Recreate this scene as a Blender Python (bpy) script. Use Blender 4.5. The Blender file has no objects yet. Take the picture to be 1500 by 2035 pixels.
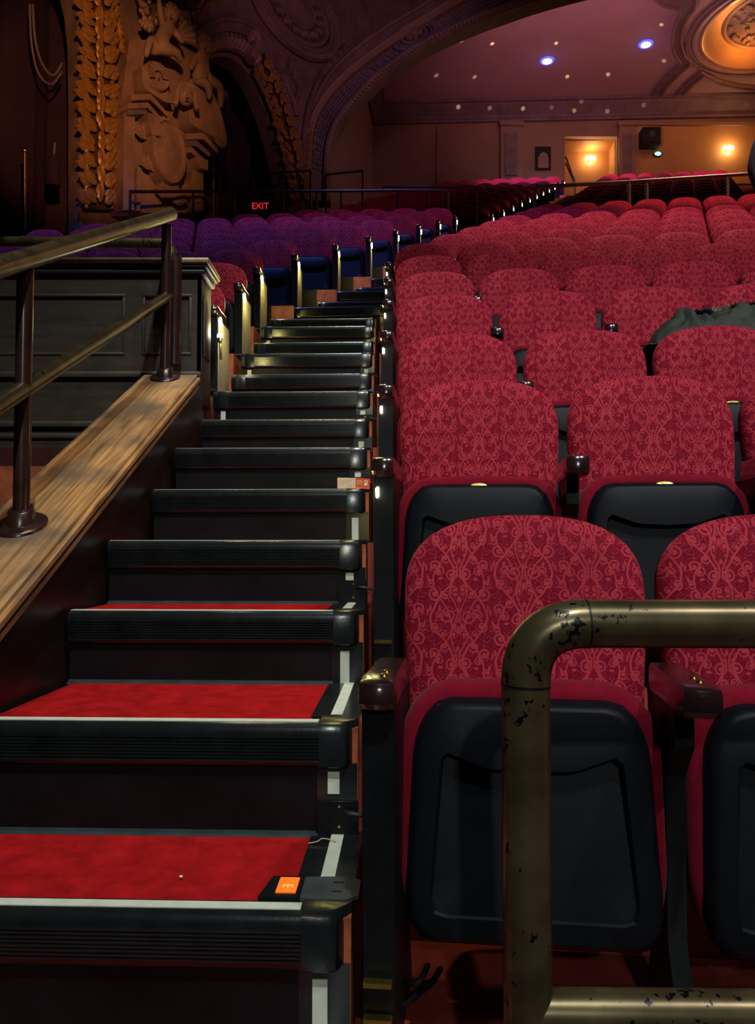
import bpy, bmesh, math, random
from mathutils import Vector, Matrix, Quaternion
random.seed(7)
D = bpy.data; SC = bpy.context.scene; COL = SC.collection
R = math.radians; PI = math.pi

# ------------------------------------------------------------------ camera, world, exposure
ZC = 1.35                      # eye height above the lowest floor; everything is laid out relative to the eye and lifted at the end
F, PITCH = 1600.0, R(2.166)
cam = D.cameras.new('camera'); cam.sensor_fit = 'VERTICAL'; cam.sensor_height = 36; cam.lens = F / 2035 * 36
cam.clip_start = .05; cam.clip_end = 200
CAM = D.objects.new('camera', cam); COL.objects.link(CAM)
CAM.rotation_euler = (PI / 2 + PITCH, 0, 0); CAM.location = (0, 0, 0); SC.camera = CAM
W = D.worlds.new('world'); SC.world = W; W.use_nodes = True
W.node_tree.nodes['Background'].inputs[0].default_value = (.30, .34, .50, 1)
W.node_tree.nodes['Background'].inputs[1].default_value = .006
vs = SC.view_settings; vs.view_transform = 'Standard'; vs.look = 'None'; vs.exposure = 0.0; vs.gamma = 1; vs.use_curve_mapping = False

def spot(name, loc, target, power, color, angle, blend=.6, radius=.15):
    l = D.lights.new(name, 'SPOT'); l.energy = power; l.color = color; l.spot_size = R(angle); l.spot_blend = blend; l.shadow_soft_size = radius
    o = D.objects.new(name, l); COL.objects.link(o); o.location = loc
    o.rotation_euler = (Vector(target) - Vector(loc)).to_track_quat('-Z', 'Y').to_euler(); return o
def point(name, loc, power, color, radius=.03, parent=None):
    l = D.lights.new(name, 'POINT'); l.energy = power; l.color = color; l.shadow_soft_size = radius
    o = D.objects.new(name, l); COL.objects.link(o); o.location = loc; o.parent = parent; return o
def area(name, loc, target, size, power, color):
    l = D.lights.new(name, 'AREA'); l.energy = power; l.color = color; l.size = size
    o = D.objects.new(name, l); COL.objects.link(o); o.location = loc
    o.rotation_euler = (Vector(target) - Vector(loc)).to_track_quat('-Z', 'Y').to_euler(); return o

# house lamps (theatre spots on the ceiling and the stage-side bridge, unseen; the arch and ceiling lamps are added)
spot('house_spot', (.6, -2.4, 7.6), (.5, 2.2, -.2), 1350, (.90, 1.0, .98), 60, .7, .12)
spot('front_spot', (.2, -6.5, 3.5), (.7, 1.8, -.4), 480, (.94, 1.0, 1.0), 34, .7, .10)
spot('stair_spot', (-1.02, 1.6, 8.2), (-.9, 3.0, .3), 560, (1.0, .74, .44), 30, .8, .06)
spot('house_spot', (3.8, -1.8, 8.0), (2.6, 3.4, .6), 1500, (1.0, .90, .92), 54, .8, .2)
spot('house_spot', (3.3, 5.6, 11.0), (3.0, 8.4, 3.0), 3300, (1.0, .74, .74), 46, .7, .2)
spot('house_spot', (-.6, 3.6, 8.6), (-.75, 5.4, 1.0), 900, (.86, 1.0, .94), 32, .8, .15)
spot('stage_red_spot', (6.4, 10.4, 13.0), (5.6, 12.6, 5.0), 3600, (1.0, .36, .36), 40, .8, .2)
spot('stage_purple_spot', (-2.8, 6.6, 10.6), (-2.2, 9.4, 3.4), 2600, (.13, .22, 1.0), 54, .7, .2)
spot('stage_purple_spot', (.6, 8.6, 12.0), (.7, 11.6, 4.6), 1500, (.40, .26, 1.0), 46, .8, .2)
spot('stage_magenta_spot', (4.3, 21.0, 13.5), (4.3, 23.6, 10.6), 900, (.80, .24, 1.0), 46, .6, .1)
spot('stage_magenta_spot', (7.4, 21.4, 13.5), (7.4, 23.7, 10.6), 650, (1.0, .22, .62), 34, .6, .1)
spot('stage_magenta_spot', (9.6, 21.2, 13.5), (9.6, 23.5, 10.6), 650, (1.0, .22, .55), 40, .6, .1)
spot('warm_wall_spot', (-.9, 3.0, 5.6), (-4.2, 11.8, 6.6), 1600, (1.0, .46, .20), 26, .7, .2)
spot('arch_fill', (2.5, 5.5, 6.5), (-.6, 15.0, 9.3), 560, (.95, .42, .72), 40, .9, .3)  # unseen lamp added to brighten the dark arch and spandrel
spot('ceiling_fill', (5.0, 17.4, 10.0), (6.0, 21.5, 14.4), 640, (1.0, .36, .48), 96, .9, .4)  # unseen uplight added behind the arch to brighten the ceiling

# ------------------------------------------------------------------ geometry helpers
def P(px, py, d):
    xc = (px - 750) / F; yc = -(py - 1017.5) / F
    y = math.cos(PITCH) - yc * math.sin(PITCH); z = math.sin(PITCH) + yc * math.cos(PITCH)
    s = d / y
    return Vector((xc * s, d, z * s))
def ray(px, py): return P(px, py, 1.0)
def on_plane(px, py, o, n):
    r = ray(px, py); return r * (o.dot(n) / r.dot(n))
class MB:
    def __init__(s): s.v = []; s.f = []
    def add(s, vs, fs):
        b = len(s.v); s.v += [tuple(v) for v in vs]; s.f += [tuple(i + b for i in f) for f in fs]; return s
    def box(s, c, size, m=None):
        x, y, z = [q / 2 for q in size]
        vs = [Vector((sx * x, sy * y, sz * z)) + Vector(c) for sz in (-1, 1) for sy in (-1, 1) for sx in (-1, 1)]
        if m: vs = [m @ v for v in vs]
        return s.add(vs, [(0, 2, 3, 1), (4, 5, 7, 6), (0, 1, 5, 4), (2, 6, 7, 3), (0, 4, 6, 2), (1, 3, 7, 5)])
    def rbox(s, c, size, bev, seg=2, m=None):
        bm = bmesh.new(); bmesh.ops.create_cube(bm, size=1)
        bmesh.ops.scale(bm, vec=size, verts=bm.verts)
        bmesh.ops.bevel(bm, geom=list(bm.edges), offset=bev, segments=seg, profile=.5, affect='EDGES')
        bm.verts.index_update()
        vs = [v.co + Vector(c) for v in bm.verts]
        if m: vs = [m @ v for v in vs]
        s.add(vs, [[v.index for v in f.verts] for f in bm.faces]); bm.free(); return s
    def tube(s, pts, r, n=10, cap=True):
        pts = [Vector(p) for p in pts]; k = len(pts); rr = r if isinstance(r, (list, tuple)) else [r] * k
        t0 = (pts[1] - pts[0]).normalized(); up = Vector((0, 0, 1)) if abs(t0.z) < .9 else Vector((1, 0, 0))
        nrm = t0.cross(up).normalized(); vs = []; fs = []; prev = t0
        for i in range(k):
            t = (pts[min(i + 1, k - 1)] - pts[max(i - 1, 0)]).normalized()
            q = prev.rotation_difference(t); nrm = (q @ nrm); nrm = (nrm - t * nrm.dot(t)).normalized(); prev = t
            b = t.cross(nrm)
            for j in range(n):
                a = 2 * PI * j / n; vs.append(pts[i] + (nrm * math.cos(a) + b * math.sin(a)) * rr[i])
        for i in range(k - 1):
            for j in range(n):
                j2 = (j + 1) % n; fs.append((i * n + j, i * n + j2, (i + 1) * n + j2, (i + 1) * n + j))
        if cap: fs.append(tuple(range(n - 1, -1, -1))); fs.append(tuple((k - 1) * n + j for j in range(n)))
        return s.add(vs, fs)
    def loft(s, loops, cap0=True, cap1=True):
        n = len(loops[0]); vs = [v for l in loops for v in l]; fs = []
        for i in range(len(loops) - 1):
            for j in range(n):
                j2 = (j + 1) % n; fs.append((i * n + j, i * n + j2, (i + 1) * n + j2, (i + 1) * n + j))
        if cap0: fs.append(tuple(range(n - 1, -1, -1)))
        if cap1: fs.append(tuple((len(loops) - 1) * n + j for j in range(n)))
        return s.add(vs, fs)
    def lathe(s, prof, c=(0, 0, 0), n=24, m=None, cap=True):
        loops = [[Vector((r * math.cos(2 * PI * j / n), r * math.sin(2 * PI * j / n), z)) + Vector(c) for j in range(n)] for r, z in prof]
        if m: loops = [[m @ v for v in l] for l in loops]
        return s.loft(loops, cap, cap)
    def ball(s, c, r, n=10, k=6, m=None):
        r = Vector(r) if not isinstance(r, (int, float)) else Vector((r, r, r)); vs = []; fs = []
        for i in range(1, k):
            a = PI * i / k
            for j in range(n):
                b = 2 * PI * j / n; vs.append(Vector((math.sin(a) * math.cos(b) * r.x, math.sin(a) * math.sin(b) * r.y, math.cos(a) * r.z)))
        vs += [Vector((0, 0, r.z)), Vector((0, 0, -r.z))]; T = len(vs) - 2
        for i in range(k - 2):
            for j in range(n):
                j2 = (j + 1) % n; fs.append((i * n + j, (i + 1) * n + j, (i + 1) * n + j2, i * n + j2))
        for j in range(n):
            j2 = (j + 1) % n; fs.append((T, j, j2)); fs.append((T + 1, (k - 2) * n + j2, (k - 2) * n + j))
        return s.add([(m @ v if m else v) + Vector(c) for v in vs], fs)
    def prism(s, poly, a, b):     # poly: list of 3D points, extruded from offset a to offset b (vectors)
        a = Vector(a); b = Vector(b); return s.loft([[Vector(p) + a for p in poly], [Vector(p) + b for p in poly]])
def mesh_of(mb, name, smooth=40):
    me = D.meshes.new(name); me.from_pydata(mb.v, [], mb.f)
    bm = bmesh.new(); bm.from_mesh(me); bmesh.ops.recalc_face_normals(bm, faces=bm.faces)
    if smooth:
        for f in bm.faces: f.smooth = True
        lim = R(smooth)
        for e in bm.edges:
            if len(e.link_faces) == 2 and e.calc_face_angle(0) > lim: e.smooth = False
    bm.to_mesh(me); bm.free(); return me
def obj(name, mb, mat, parent=None, smooth=40, loc=None, rot=None):
    me = mb if isinstance(mb, bpy.types.Mesh) else mesh_of(mb, name, smooth)
    if mat and not me.materials: me.materials.append(mat)
    o = D.objects.new(name, me); COL.objects.link(o); o.parent = parent
    if loc: o.location = loc
    if rot: o.rotation_euler = rot
    return o
def empty(name, loc=(0, 0, 0), rz=0, parent=None):
    o = D.objects.new(name, None); COL.objects.link(o); o.location = loc; o.rotation_euler = (0, 0, rz); o.empty_display_size = .1; o.parent = parent; return o
def tag(o, label, cat, group=None):
    o['label'] = label; o['category'] = cat
    if group: o['group'] = group
    return o
def thing(name, label, cat, loc=(0, 0, 0), rz=0, group=None): return tag(empty(name, loc, rz), label, cat, group)
def struct(name, mb, mat, smooth=40, parent=None):
    o = obj(name, mb, mat, parent, smooth)
    if parent is None: o['kind'] = 'structure'
    return o
def copy_tree(o, parent=None):
    c = o.copy(); COL.objects.link(c); c.parent = parent
    for ch in o.children: copy_tree(ch, c)
    return c
def fill(outlines, thick, M):     # flat board with holes: outlines in local (u, v), thickness along local w, placed by matrix M
    cu = D.curves.new('board', 'CURVE'); cu.dimensions = '2D'; cu.fill_mode = 'BOTH'; cu.extrude = thick / 2
    for pts in outlines:
        sp = cu.splines.new('POLY'); sp.points.add(len(pts) - 1); sp.use_cyclic_u = True
        for p, q in zip(sp.points, pts): p.co = (q[0], q[1], 0, 1)
    o = D.objects.new('board', cu); COL.objects.link(o)
    dg = bpy.context.evaluated_depsgraph_get(); dg.update()
    me = D.meshes.new_from_object(o.evaluated_get(dg)); D.objects.remove(o); D.curves.remove(cu)
    me.transform(M); return me
def text_mesh(s, size, M, depth=.004):
    cu = D.curves.new('letters', 'FONT'); cu.body = s; cu.size = size; cu.extrude = depth; cu.align_x = 'CENTER'; cu.align_y = 'CENTER'
    o = D.objects.new('letters', cu); COL.objects.link(o)
    dg = bpy.context.evaluated_depsgraph_get(); dg.update()
    me = D.meshes.new_from_object(o.evaluated_get(dg)); D.objects.remove(o); D.curves.remove(cu)
    me.transform(M); return me
def skin(name, verts, edges, radii, mat, parent, root=0, lv=1):
    me = D.meshes.new(name); me.from_pydata([tuple(v) for v in verts], edges, [])
    o = D.objects.new(name, me); COL.objects.link(o)
    m = o.modifiers.new('skin', 'SKIN'); m.use_smooth_shade = True
    sv = me.skin_vertices[0].data
    for i, r in enumerate(radii):
        r = r if isinstance(r, tuple) else (r, r); sv[i].radius = r
    for x in sv: x.use_root = False
    sv[root].use_root = True
    s = o.modifiers.new('sub', 'SUBSURF'); s.levels = lv; s.render_levels = lv
    dg = bpy.context.evaluated_depsgraph_get(); dg.update()
    me2 = D.meshes.new_from_object(o.evaluated_get(dg)); D.objects.remove(o); D.meshes.remove(me)
    for p in me2.polygons: p.use_smooth = True
    return obj(name, me2, mat, parent)
def smooth_curve(pts, n=6):       # Catmull-Rom through 2D/3D points
    pts = [Vector(p) for p in pts]; out = []
    for i in range(len(pts) - 1):
        p0 = pts[max(i - 1, 0)]; p1 = pts[i]; p2 = pts[i + 1]; p3 = pts[min(i + 2, len(pts) - 1)]
        for k in range(n):
            t = k / n
            out.append(.5 * ((2 * p1) + (p2 - p0) * t + (2 * p0 - 5 * p1 + 4 * p2 - p3) * t * t + (3 * p1 - p0 - 3 * p2 + p3) * t ** 3))
    out.append(pts[-1]); return out

# ------------------------------------------------------------------ materials
class NT:
    def __init__(s, name):
        s.m = D.materials.new(name); s.m.use_nodes = True; s.t = s.m.node_tree; s.b = s.t.nodes['Principled BSDF']
    def n(s, kind, **kw):
        q = s.t.nodes.new('ShaderNode' + kind)
        for k, v in kw.items():
            if k.startswith('i_'):
                key = k[2:]; key = int(key) if key.isdigit() else key.replace('_', ' ')
                if hasattr(v, 'is_output') or isinstance(v, bpy.types.NodeSocket): s.t.links.new(v, q.inputs[key])
                else: q.inputs[key].default_value = v
            else: setattr(q, k, v)
        return q
    def math(s, op, a, b=0.0, c=0.0): return s.n('Math', operation=op, i_0=a, i_1=b, i_2=c).outputs[0]
    def l(s, a, key): s.t.links.new(a, s.b.inputs[key])
    def ramp(s, fac, stops):
        q = s.n('ValToRGB', i_0=fac); e = q.color_ramp.elements
        while len(e) < len(stops): e.new(.5)
        for el, (p, c) in zip(e, stops): el.position = p; el.color = (*c, 1)
        return q.outputs[0]
def mat(name, col, rough=.5, metal=0, var=.25, scale=8, bump=0, bscale=80, coat=0, sheen=0, spec=.5, coord='Object', stretch=(1, 1, 1)):
    t = NT(name); b = t.b
    b.inputs['Roughness'].default_value = rough; b.inputs['Metallic'].default_value = metal
    b.inputs['Coat Weight'].default_value = coat; b.inputs['Coat Roughness'].default_value = .2
    b.inputs['Sheen Weight'].default_value = sheen; b.inputs['Specular IOR Level'].default_value = spec
    tc = t.n('TexCoord').outputs[coord]
    mp = t.n('Mapping', i_Vector=tc, i_Scale=stretch).outputs[0]
    nz = t.n('TexNoise', i_Vector=mp, i_Scale=scale, i_Detail=5.0, i_Roughness=.6).outputs[0]
    lo = tuple(c * (1 - var) for c in col); hi = tuple(min(1, c * (1 + var)) for c in col)
    t.l(t.ramp(nz, [(.3, lo), (.7, hi)]), 'Base Color')
    if bump:
        bz = t.n('TexNoise', i_Vector=mp, i_Scale=bscale, i_Detail=3.0).outputs[0]
        t.l(t.n('Bump', i_Strength=bump, i_Distance=.003, i_Height=bz).outputs[0], 'Normal')
    return t.m
def glow(name, col, strength, base=(.6, .6, .6)):
    t = NT(name); t.b.inputs['Base Color'].default_value = (*base, 1)
    t.b.inputs['Emission Color'].default_value = (*col, 1); t.b.inputs['Emission Strength'].default_value = strength; return t.m
def damask(name):
    t = NT(name); tc = t.n('TexCoord').outputs['Object']
    wob = t.n('TexNoise', i_Vector=tc, i_Scale=26.0, i_Detail=1.0).outputs[1]
    wob = t.n('VectorMath', operation='SUBTRACT', i_0=wob, i_1=(.5, .5, .5)).outputs[0]
    pos = t.n('VectorMath', operation='MULTIPLY_ADD', i_0=wob, i_1=(.010, 0, .010), i_2=tc).outputs[0]
    pos = t.n('VectorMath', operation='SCALE', i_0=pos, i_3=1.22).outputs[0]
    s = t.n('SeparateXYZ', i_0=pos); x, z = s.outputs[0], s.outputs[2]
    per, H = .164, .22
    idx = t.math('FLOOR', t.math('ADD', t.math('DIVIDE', x, per), .5))
    u = t.math('PINGPONG', x, per / 2)
    v = t.math('WRAP', t.math('ADD', z, t.math('MULTIPLY', t.math('PINGPONG', idx, 1.0), H / 2)), H, 0.0)
    terms = []
    def below(d, w): return t.n('MapRange', interpolation_type='SMOOTHSTEP', i_0=d, i_1=w * 1.35, i_2=w * .65, i_3=0.0, i_4=1.0).outputs[0]
    def vine(c, a, ph, k, w):
        q = t.math('MULTIPLY', t.math('SINE', t.math('ADD', t.math('MULTIPLY', v, 2 * PI * k / H), ph)), a)
        terms.append(below(t.math('ABSOLUTE', t.math('SUBTRACT', u, t.math('ADD', q, c))), w))
    def curl(cx, cy, r, b, hand, a0, w):
        dx = t.math('SUBTRACT', u, cx); dy = t.math('SUBTRACT', v, cy)
        rr = t.math('SQRT', t.math('ADD', t.math('MULTIPLY', dx, dx), t.math('MULTIPLY', dy, dy)))
        th = t.math('DIVIDE', t.math('ADD', t.math('ARCTAN2', dy, t.math('MULTIPLY', dx, hand)), a0), 2 * PI)
        f = t.math('FRACT', t.math('SUBTRACT', t.math('DIVIDE', rr, b), th))
        l = below(t.math('ABSOLUTE', t.math('SUBTRACT', f, .5)), w / b)
        terms.append(t.math('MULTIPLY', l, t.math('LESS_THAN', rr, r)))
        terms.append(t.math('MULTIPLY', below(rr, .0040), 1.0))
    def blob(cx, cy, rx, ry):
        dx = t.math('DIVIDE', t.math('SUBTRACT', u, cx), rx); dy = t.math('DIVIDE', t.math('SUBTRACT', v, cy), ry)
        terms.append(below(t.math('SQRT', t.math('ADD', t.math('MULTIPLY', dx, dx), t.math('MULTIPLY', dy, dy))), 1.0))
    vine(.041, .030, 0.0, 1, .0030); vine(.041, -.024, .6, 1, .0022); vine(.012, .009, 1.2, 2, .0020)
    curl(.024, .058, .020, .0115, 1.0, .5, .0023); curl(.062, .112, .019, .0105, -1.0, 2.0, .0022); curl(.018, .158, .017, .0100, 1.0, 4.0, .0022)
    curl(.058, .030, .015, .0095, -1.0, 1.0, .0021); curl(.064, .184, .016, .0095, 1.0, 3.0, .0021); curl(.036, .200, .013, .0085, -1.0, 0.0, .0019); curl(.034, .108, .012, .0080, 1.0, 5.0, .0019)
    for b in ((0, .022, .004, .010), (.009, .030, .004, .008), (0, .098, .006, .008), (.008, .112, .005, .004), (.082, .068, .005, .009), (.074, .078, .003, .007), (.045, .150, .006, .0035), (.050, .078, .0035, .006), (0, .196, .004, .007), (.078, .150, .003, .007)): blob(*b)
    curl(.048, .060, .014, .0090, 1.0, 2.5, .0019); curl(.010, .125, .012, .0080, -1.0, 1.5, .0018); curl(.072, .140, .013, .0085, 1.0, .3, .0018); curl(.050, .168, .012, .0080, -1.0, 4.4, .0018); curl(.014, .012, .012, .0080, 1.0, 2.2, .0018); curl(.040, .012, .010, .0075, -1.0, 3.3, .0017)
    uv2 = t.n('CombineXYZ', i_0=u, i_1=v, i_2=0.0).outputs[0]
    nn = t.n('TexNoise', i_Vector=uv2, i_Scale=44.0, i_Detail=0.0, i_Distortion=.6).outputs[0]
    terms.append(t.math('MULTIPLY', below(t.math('ABSOLUTE', t.math('SUBTRACT', t.math('FRACT', t.math('MULTIPLY', nn, 5.0)), .5)), .075), .75))
    fac = terms[0]
    for q in terms[1:]: fac = t.math('MAXIMUM', fac, q)
    big = t.n('TexNoise', i_Vector=tc, i_Scale=6.0, i_Detail=2.0).outputs[0]
    fac = t.math('MULTIPLY', fac, t.math('ADD', t.math('MULTIPLY', big, .9), .38))
    t.l(t.ramp(fac, [(0, (.185, .0025, .017)), (1, (.46, .042, .060))]), 'Base Color')
    t.b.inputs['Roughness'].default_value = .8; t.b.inputs['Sheen Weight'].default_value = .22
    t.b.inputs['Sheen Tint'].default_value = (1, .10, .16, 1); t.b.inputs['Specular IOR Level'].default_value = .1
    fine = t.n('TexNoise', i_Vector=tc, i_Scale=900.0).outputs[0]
    h = t.math('ADD', t.math('MULTIPLY', fac, -.5), t.math('MULTIPLY', fine, .3))
    t.l(t.n('Bump', i_Strength=.35, i_Distance=.002, i_Height=h).outputs[0], 'Normal')
    return t.m
M = {}
M['damask'] = damask('damask')
M['velvet'] = mat('velvet', (.175, .002, .014), .85, var=.18, scale=30, bump=.3, bscale=700, sheen=.05, spec=.1)
M['plastic'] = mat('plastic', (.0045, .006, .0085), .36, var=.12, scale=20, bump=.15, bscale=900, spec=.09)
M['hinge'] = mat('hinge', (.03, .04, .045), .3)
M['steel'] = mat('steel', (.005, .006, .007), .42, var=.3, scale=20, bump=.08, bscale=200, spec=.2)
M['arm'] = mat('arm', (.020, .008, .009), .17, var=.3, scale=30, coat=.6)
M['brass'] = mat('brass', (.55, .38, .10), .3, 1.0, var=.25, scale=60)
M['beige'] = mat('beige', (.34, .32, .22), .5, var=.2, scale=18)
M['plate'] = mat('plate', (.55, .50, .13), .35, .3, var=.1)
M['rubber'] = mat('rubber', (.008, .0105, .0115), .22, var=.4, scale=12, bump=.06, bscale=150, spec=.6)
M['vinyl'] = mat('vinyl', (.007, .006, .007), .45, var=.45, scale=5, bump=.15, bscale=25, spec=.14)
M['cove'] = mat('cove', (.030, .042, .044), .35, var=.3, scale=14)
M['glowtape'] = mat('glowtape', (.66, .72, .60), .55, var=.10, scale=25)
M['carpet'] = mat('carpet', (.40, .011, .013), .95, var=.30, scale=16, bump=.8, bscale=420, sheen=.0, spec=.03)
M['orange'] = mat('orange_paint', (.36, .085, .030), .55, var=.45, scale=14, bump=.3, bscale=40)
M['floor'] = mat('red_floor', (.26, .035, .022), .6, var=.3, scale=9, bump=.2, bscale=30)
M['cement'] = mat('dark_cement', (.05, .03, .03), .8, var=.3)
t_ = NT('pipe'); tc_ = t_.n('TexCoord').outputs['Object']
c_ = t_.ramp(t_.n('TexNoise', i_Vector=tc_, i_Scale=16.0, i_Detail=5.0).outputs[0], [(.3, (.070, .053, .022)), (.7, (.165, .130, .062))])
ch_ = t_.n('TexNoise', i_Vector=tc_, i_Scale=55.0, i_Detail=3.0, i_Roughness=.7).outputs[0]; rg_ = t_.n('TexNoise', i_Vector=tc_, i_Scale=7.0, i_Detail=1.0).outputs[0]
f_ = t_.ramp(t_.math('ADD', ch_, t_.math('MULTIPLY', rg_, .35)), [(.815, (0, 0, 0)), (.835, (1, 1, 1))])
x_ = t_.n('Mix', data_type='RGBA'); t_.t.links.new(f_, x_.inputs[0]); t_.t.links.new(c_, x_.inputs[6]); x_.inputs[7].default_value = (.006, .006, .007, 1)
t_.l(x_.outputs[2], 'Base Color'); t_.b.inputs['Metallic'].default_value = .65; t_.b.inputs['Roughness'].default_value = .30
M['pipe'] = t_.m
M['darkpipe'] = mat('darkpipe', (.045, .018, .014), .28, .3, var=.35, scale=12, coat=.3)
M['conduit'] = mat('conduit', (.03, .03, .03), .45, .4)

# ------------------------------------------------------------------ house layout (eye-relative)
PITCHROW, RISE = .87, .42
def zrow(k): return -.92 if k == 1 else -.84 + RISE * (k - 1)
DR = {1: 1.69, 2: 2.545, 3: 3.38, 4: 4.18}
def drow(k): return DR.get(k, 1.60 + PITCHROW * (k - 1))           # backrest foot line of a row
def xright(k): return .018 + .018 * drow(k) if k <= 7 else .138 + .344 * (k - 7)
def xleft(k): return -.97 if k <= 7 else -.75 + .335 * (k - 8)
def zup(j): return 5.60 + .463 * j
def dup_(j): return 15.27 + .87 * j
def xup(j): return 2.20 + .34 * j
YR, YL, YU = R(-7), R(-2), R(-5)
ZCEIL = P(1000, 215, 25.9).z

# ------------------------------------------------------------------ floors
struct('floor', MB().box((2, 6, -1.40), (24, 20, .1)), M['cement'])
def slab(x0, x1, y0, y1, zt, h, M4): return MB().box(((x0 + x1) / 2, (y0 + y1) / 2, zt - h / 2), (x1 - x0, y1 - y0, h), M4)
def at(x, y, z, rz): return Matrix.Translation((x, y, z)) @ Matrix.Rotation(rz, 4, 'Z')
for k in range(1, 15):
    struct('floor', slab(-.035, 8.5, -.64, .25, 0, .60, at(xright(k), drow(k), zrow(k), YR)), M['floor'])
for k in range(6, 15):
    o = struct('dark_riser', slab(-6.0, -.17, -.632, -.621, -.004, .45, at(xleft(k), drow(k), zrow(k), YL)), M['vinyl'])  # added black boards; the dark beneath the seats put into their colour
for k in range(5, 15):
    struct('floor', slab(-6.0, .03, -.62, .25, 0, .60, at(xleft(k), drow(k), zrow(k), YL)), M['orange'])
struct('floor', slab(-6, 12, 0, 1.62, 0, .6, at(2.2, 13.15, 5.04, YU)), M['floor'])
for j in range(11):
    struct('floor', slab(-6, .0, -.62, .25, 0, .6, at(xup(j), dup_(j), zup(j), YU)), M['floor'])
    struct('floor', slab(1.13, 9, -.62, .25, 0, .6, at(xup(j), dup_(j), zup(j), YU)), M['floor'])
struct('floor', slab(-7, 12, 0, 2.6, 0, .6, at(5, 24.25, zup(10) + .3, 0)), M['floor'])

# ------------------------------------------------------------------ aisle stairs
stairs = thing('aisle_stairs', 'flight of black rubber-edged aisle steps with red carpet treads and pale glow strips', 'stairs', (-.45, 1.0, -1.35))
SO = Vector((-.45, 1.0, -1.35))
def nosing_mesh(w, ribs=True):
    prof = [(.062, .001), (.060, .005), (.016, .006), (.006, .003), (.0, -.006), (.0, -.022)]
    if ribs:
        for i in range(7):
            z = -.026 - i * .0075; prof += [(.0, z), (.004, z - .001), (.004, z - .003), (.0, z - .004)]
    prof += [(.0, -.082), (.004, -.088), (.03, -.088), (.03, .001)]
    return MB().loft([[Vector((x, y, z)) for y, z in prof] for x in (-w, -.088)])
def cap_mesh(sx=1):
    top = [(-.088, -.004), (-.040, -.005), (-.026, .0), (.0, .040), (.0, .094), (-.088, .094)]
    def ring(z, g): return [Vector((sx * x, y + (g if y < .05 else 0), z)) for x, y in top]
    return MB().loft([ring(-.092, .004), ring(-.088, 0), ring(-.012, 0), ring(.002, .006), ring(.009, .018)])
CACHE = {}
def cached(key, fn, name):
    if key not in CACHE: CACHE[key] = mesh_of(fn(), name, 35)
    return CACHE[key]
def make_step(n, x, d, z, rz, dep, h, w, full=True):
    body = obj('step', MB().box((-w / 2, dep / 2 + .06, -h / 2 - .06), (w, dep + .08, h + .108)), M['orange'], stairs, loc=Vector((x, d, z)) - SO, rot=(0, 0, rz))
    def sub(name, mb, m): return obj(name, mb, M[m], body)
    sub('nosing', cached(('n', round(w, 2)), lambda: nosing_mesh(w), 'nosing'), 'rubber')
    sub('riser_cover', MB().box((-w / 2 - .045, .022, -h / 2 - .04), (w - .09, .008, h - .08)), 'vinyl')
    sub('corner_cap', cached('cap', cap_mesh, 'cap'), 'rubber')
    if not full: return body
    sub('carpet', MB().box((-w / 2 - .055, dep / 2 + .055, -.003), (w - .115, dep + .0, .012)), 'carpet')
    sub('glow_strip', MB().box((-w / 2 - .047, .037, .0068), (w - .09, .026, .002)), 'glowtape')
    sub('tread_edging', MB().box((-.058, dep / 2 + .06, .0), (.116, dep - .05, .012)), 'rubber')
    sub('edge_tape', MB().box((-.056, dep / 2 + .055, .0068), (.028, dep - .08, .002)), 'glowtape')
    sub('riser_edging', MB().box((-.047, .018, -h / 2 - .04), (.092, .010, h - .09)), 'rubber')
    even = n % 2 == 0
    if even: sub('riser_tape', MB().box((-.055, .0125, -.128), (.027, .002, .050)), 'glowtape')
    else: sub('riser_tape', MB().box((-.055, .0125, -.055 - h / 2), (.027, .002, h - .11)), 'glowtape')
    if True:
        cv = MB().prism([(0, .026, -h), (0, -.004, -h), (0, -.003, -h + .004), (0, .014, -h + .011), (0, .026, -h + .013)], (-w, 0, 0), (-.09, 0, 0))
        sub('cove_strip', cv, 'cove')
    if even and n <= 10:
        sub('cable_plate', MB().rbox((-.047, .011, -h + .030), (.096, .006, .105), .002, 1), 'steel')
        for sz in (.05, .005): sub('screw', MB().lathe([(.004, 0), (.003, .002)], (0, 0, 0), 8, Matrix.Translation((-.042, .008, -h + .02 + sz)) @ Matrix.Rotation(PI / 2, 4, 'X')), 'brass')
        pts = smooth_curve([(-.03, .010, -h + .058), (-.02, -.006, -h + .060), (.0, -.008, -h + .058), (.022, -.004, -h + .052)], 5)
        sub('conduit', MB().tube(pts, [.0045 + .001 * (i % 2) for i in range(len(pts))], 8), 'conduit')
    if n >= 8:
        sub('corner_cap', obj_mirror_cap(w), 'rubber')
        sub('riser_tape', MB().box((-w + .055, .0125, -.055 - h / 2 if not even else -.128), (.027, .002, h - .11 if not even else .05)), 'glowtape')
    return body
def obj_mirror_cap(w):
    mb = cap_mesh(-1); mb.v = [(x - w, y, z) for x, y, z in mb.v]; return mb
def dstep(n): return 1.455 if n == 1 else .975 + .87 * (n // 2) + (.53 if n % 2 else 0)
for n in range(0, 27):
    d = dstep(n); z = -.92 if n == 0 else -.67 if n == 1 else -.84 + .21 * n
    x = -.048 + .007 * (d - 1.5) + (.385 * (d - 6.75) if d > 6.75 else 0)
    h = .25 if n in (1, 2) else .21
    make_step(n, x, d, z, R(-2) if d < 7 else R(-5), .53 if n % 2 == 0 else .39 if n == 1 else .34, h, .88 if n < 8 else .895, True)
for j in range(0, 21):
    d = 14.62 + .435 * j; make_step(j, 2.20 + .391 * (d - 15.0) + .98, d, 5.60 + .2315 * j, YU, .44, .22, .88, False)

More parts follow.
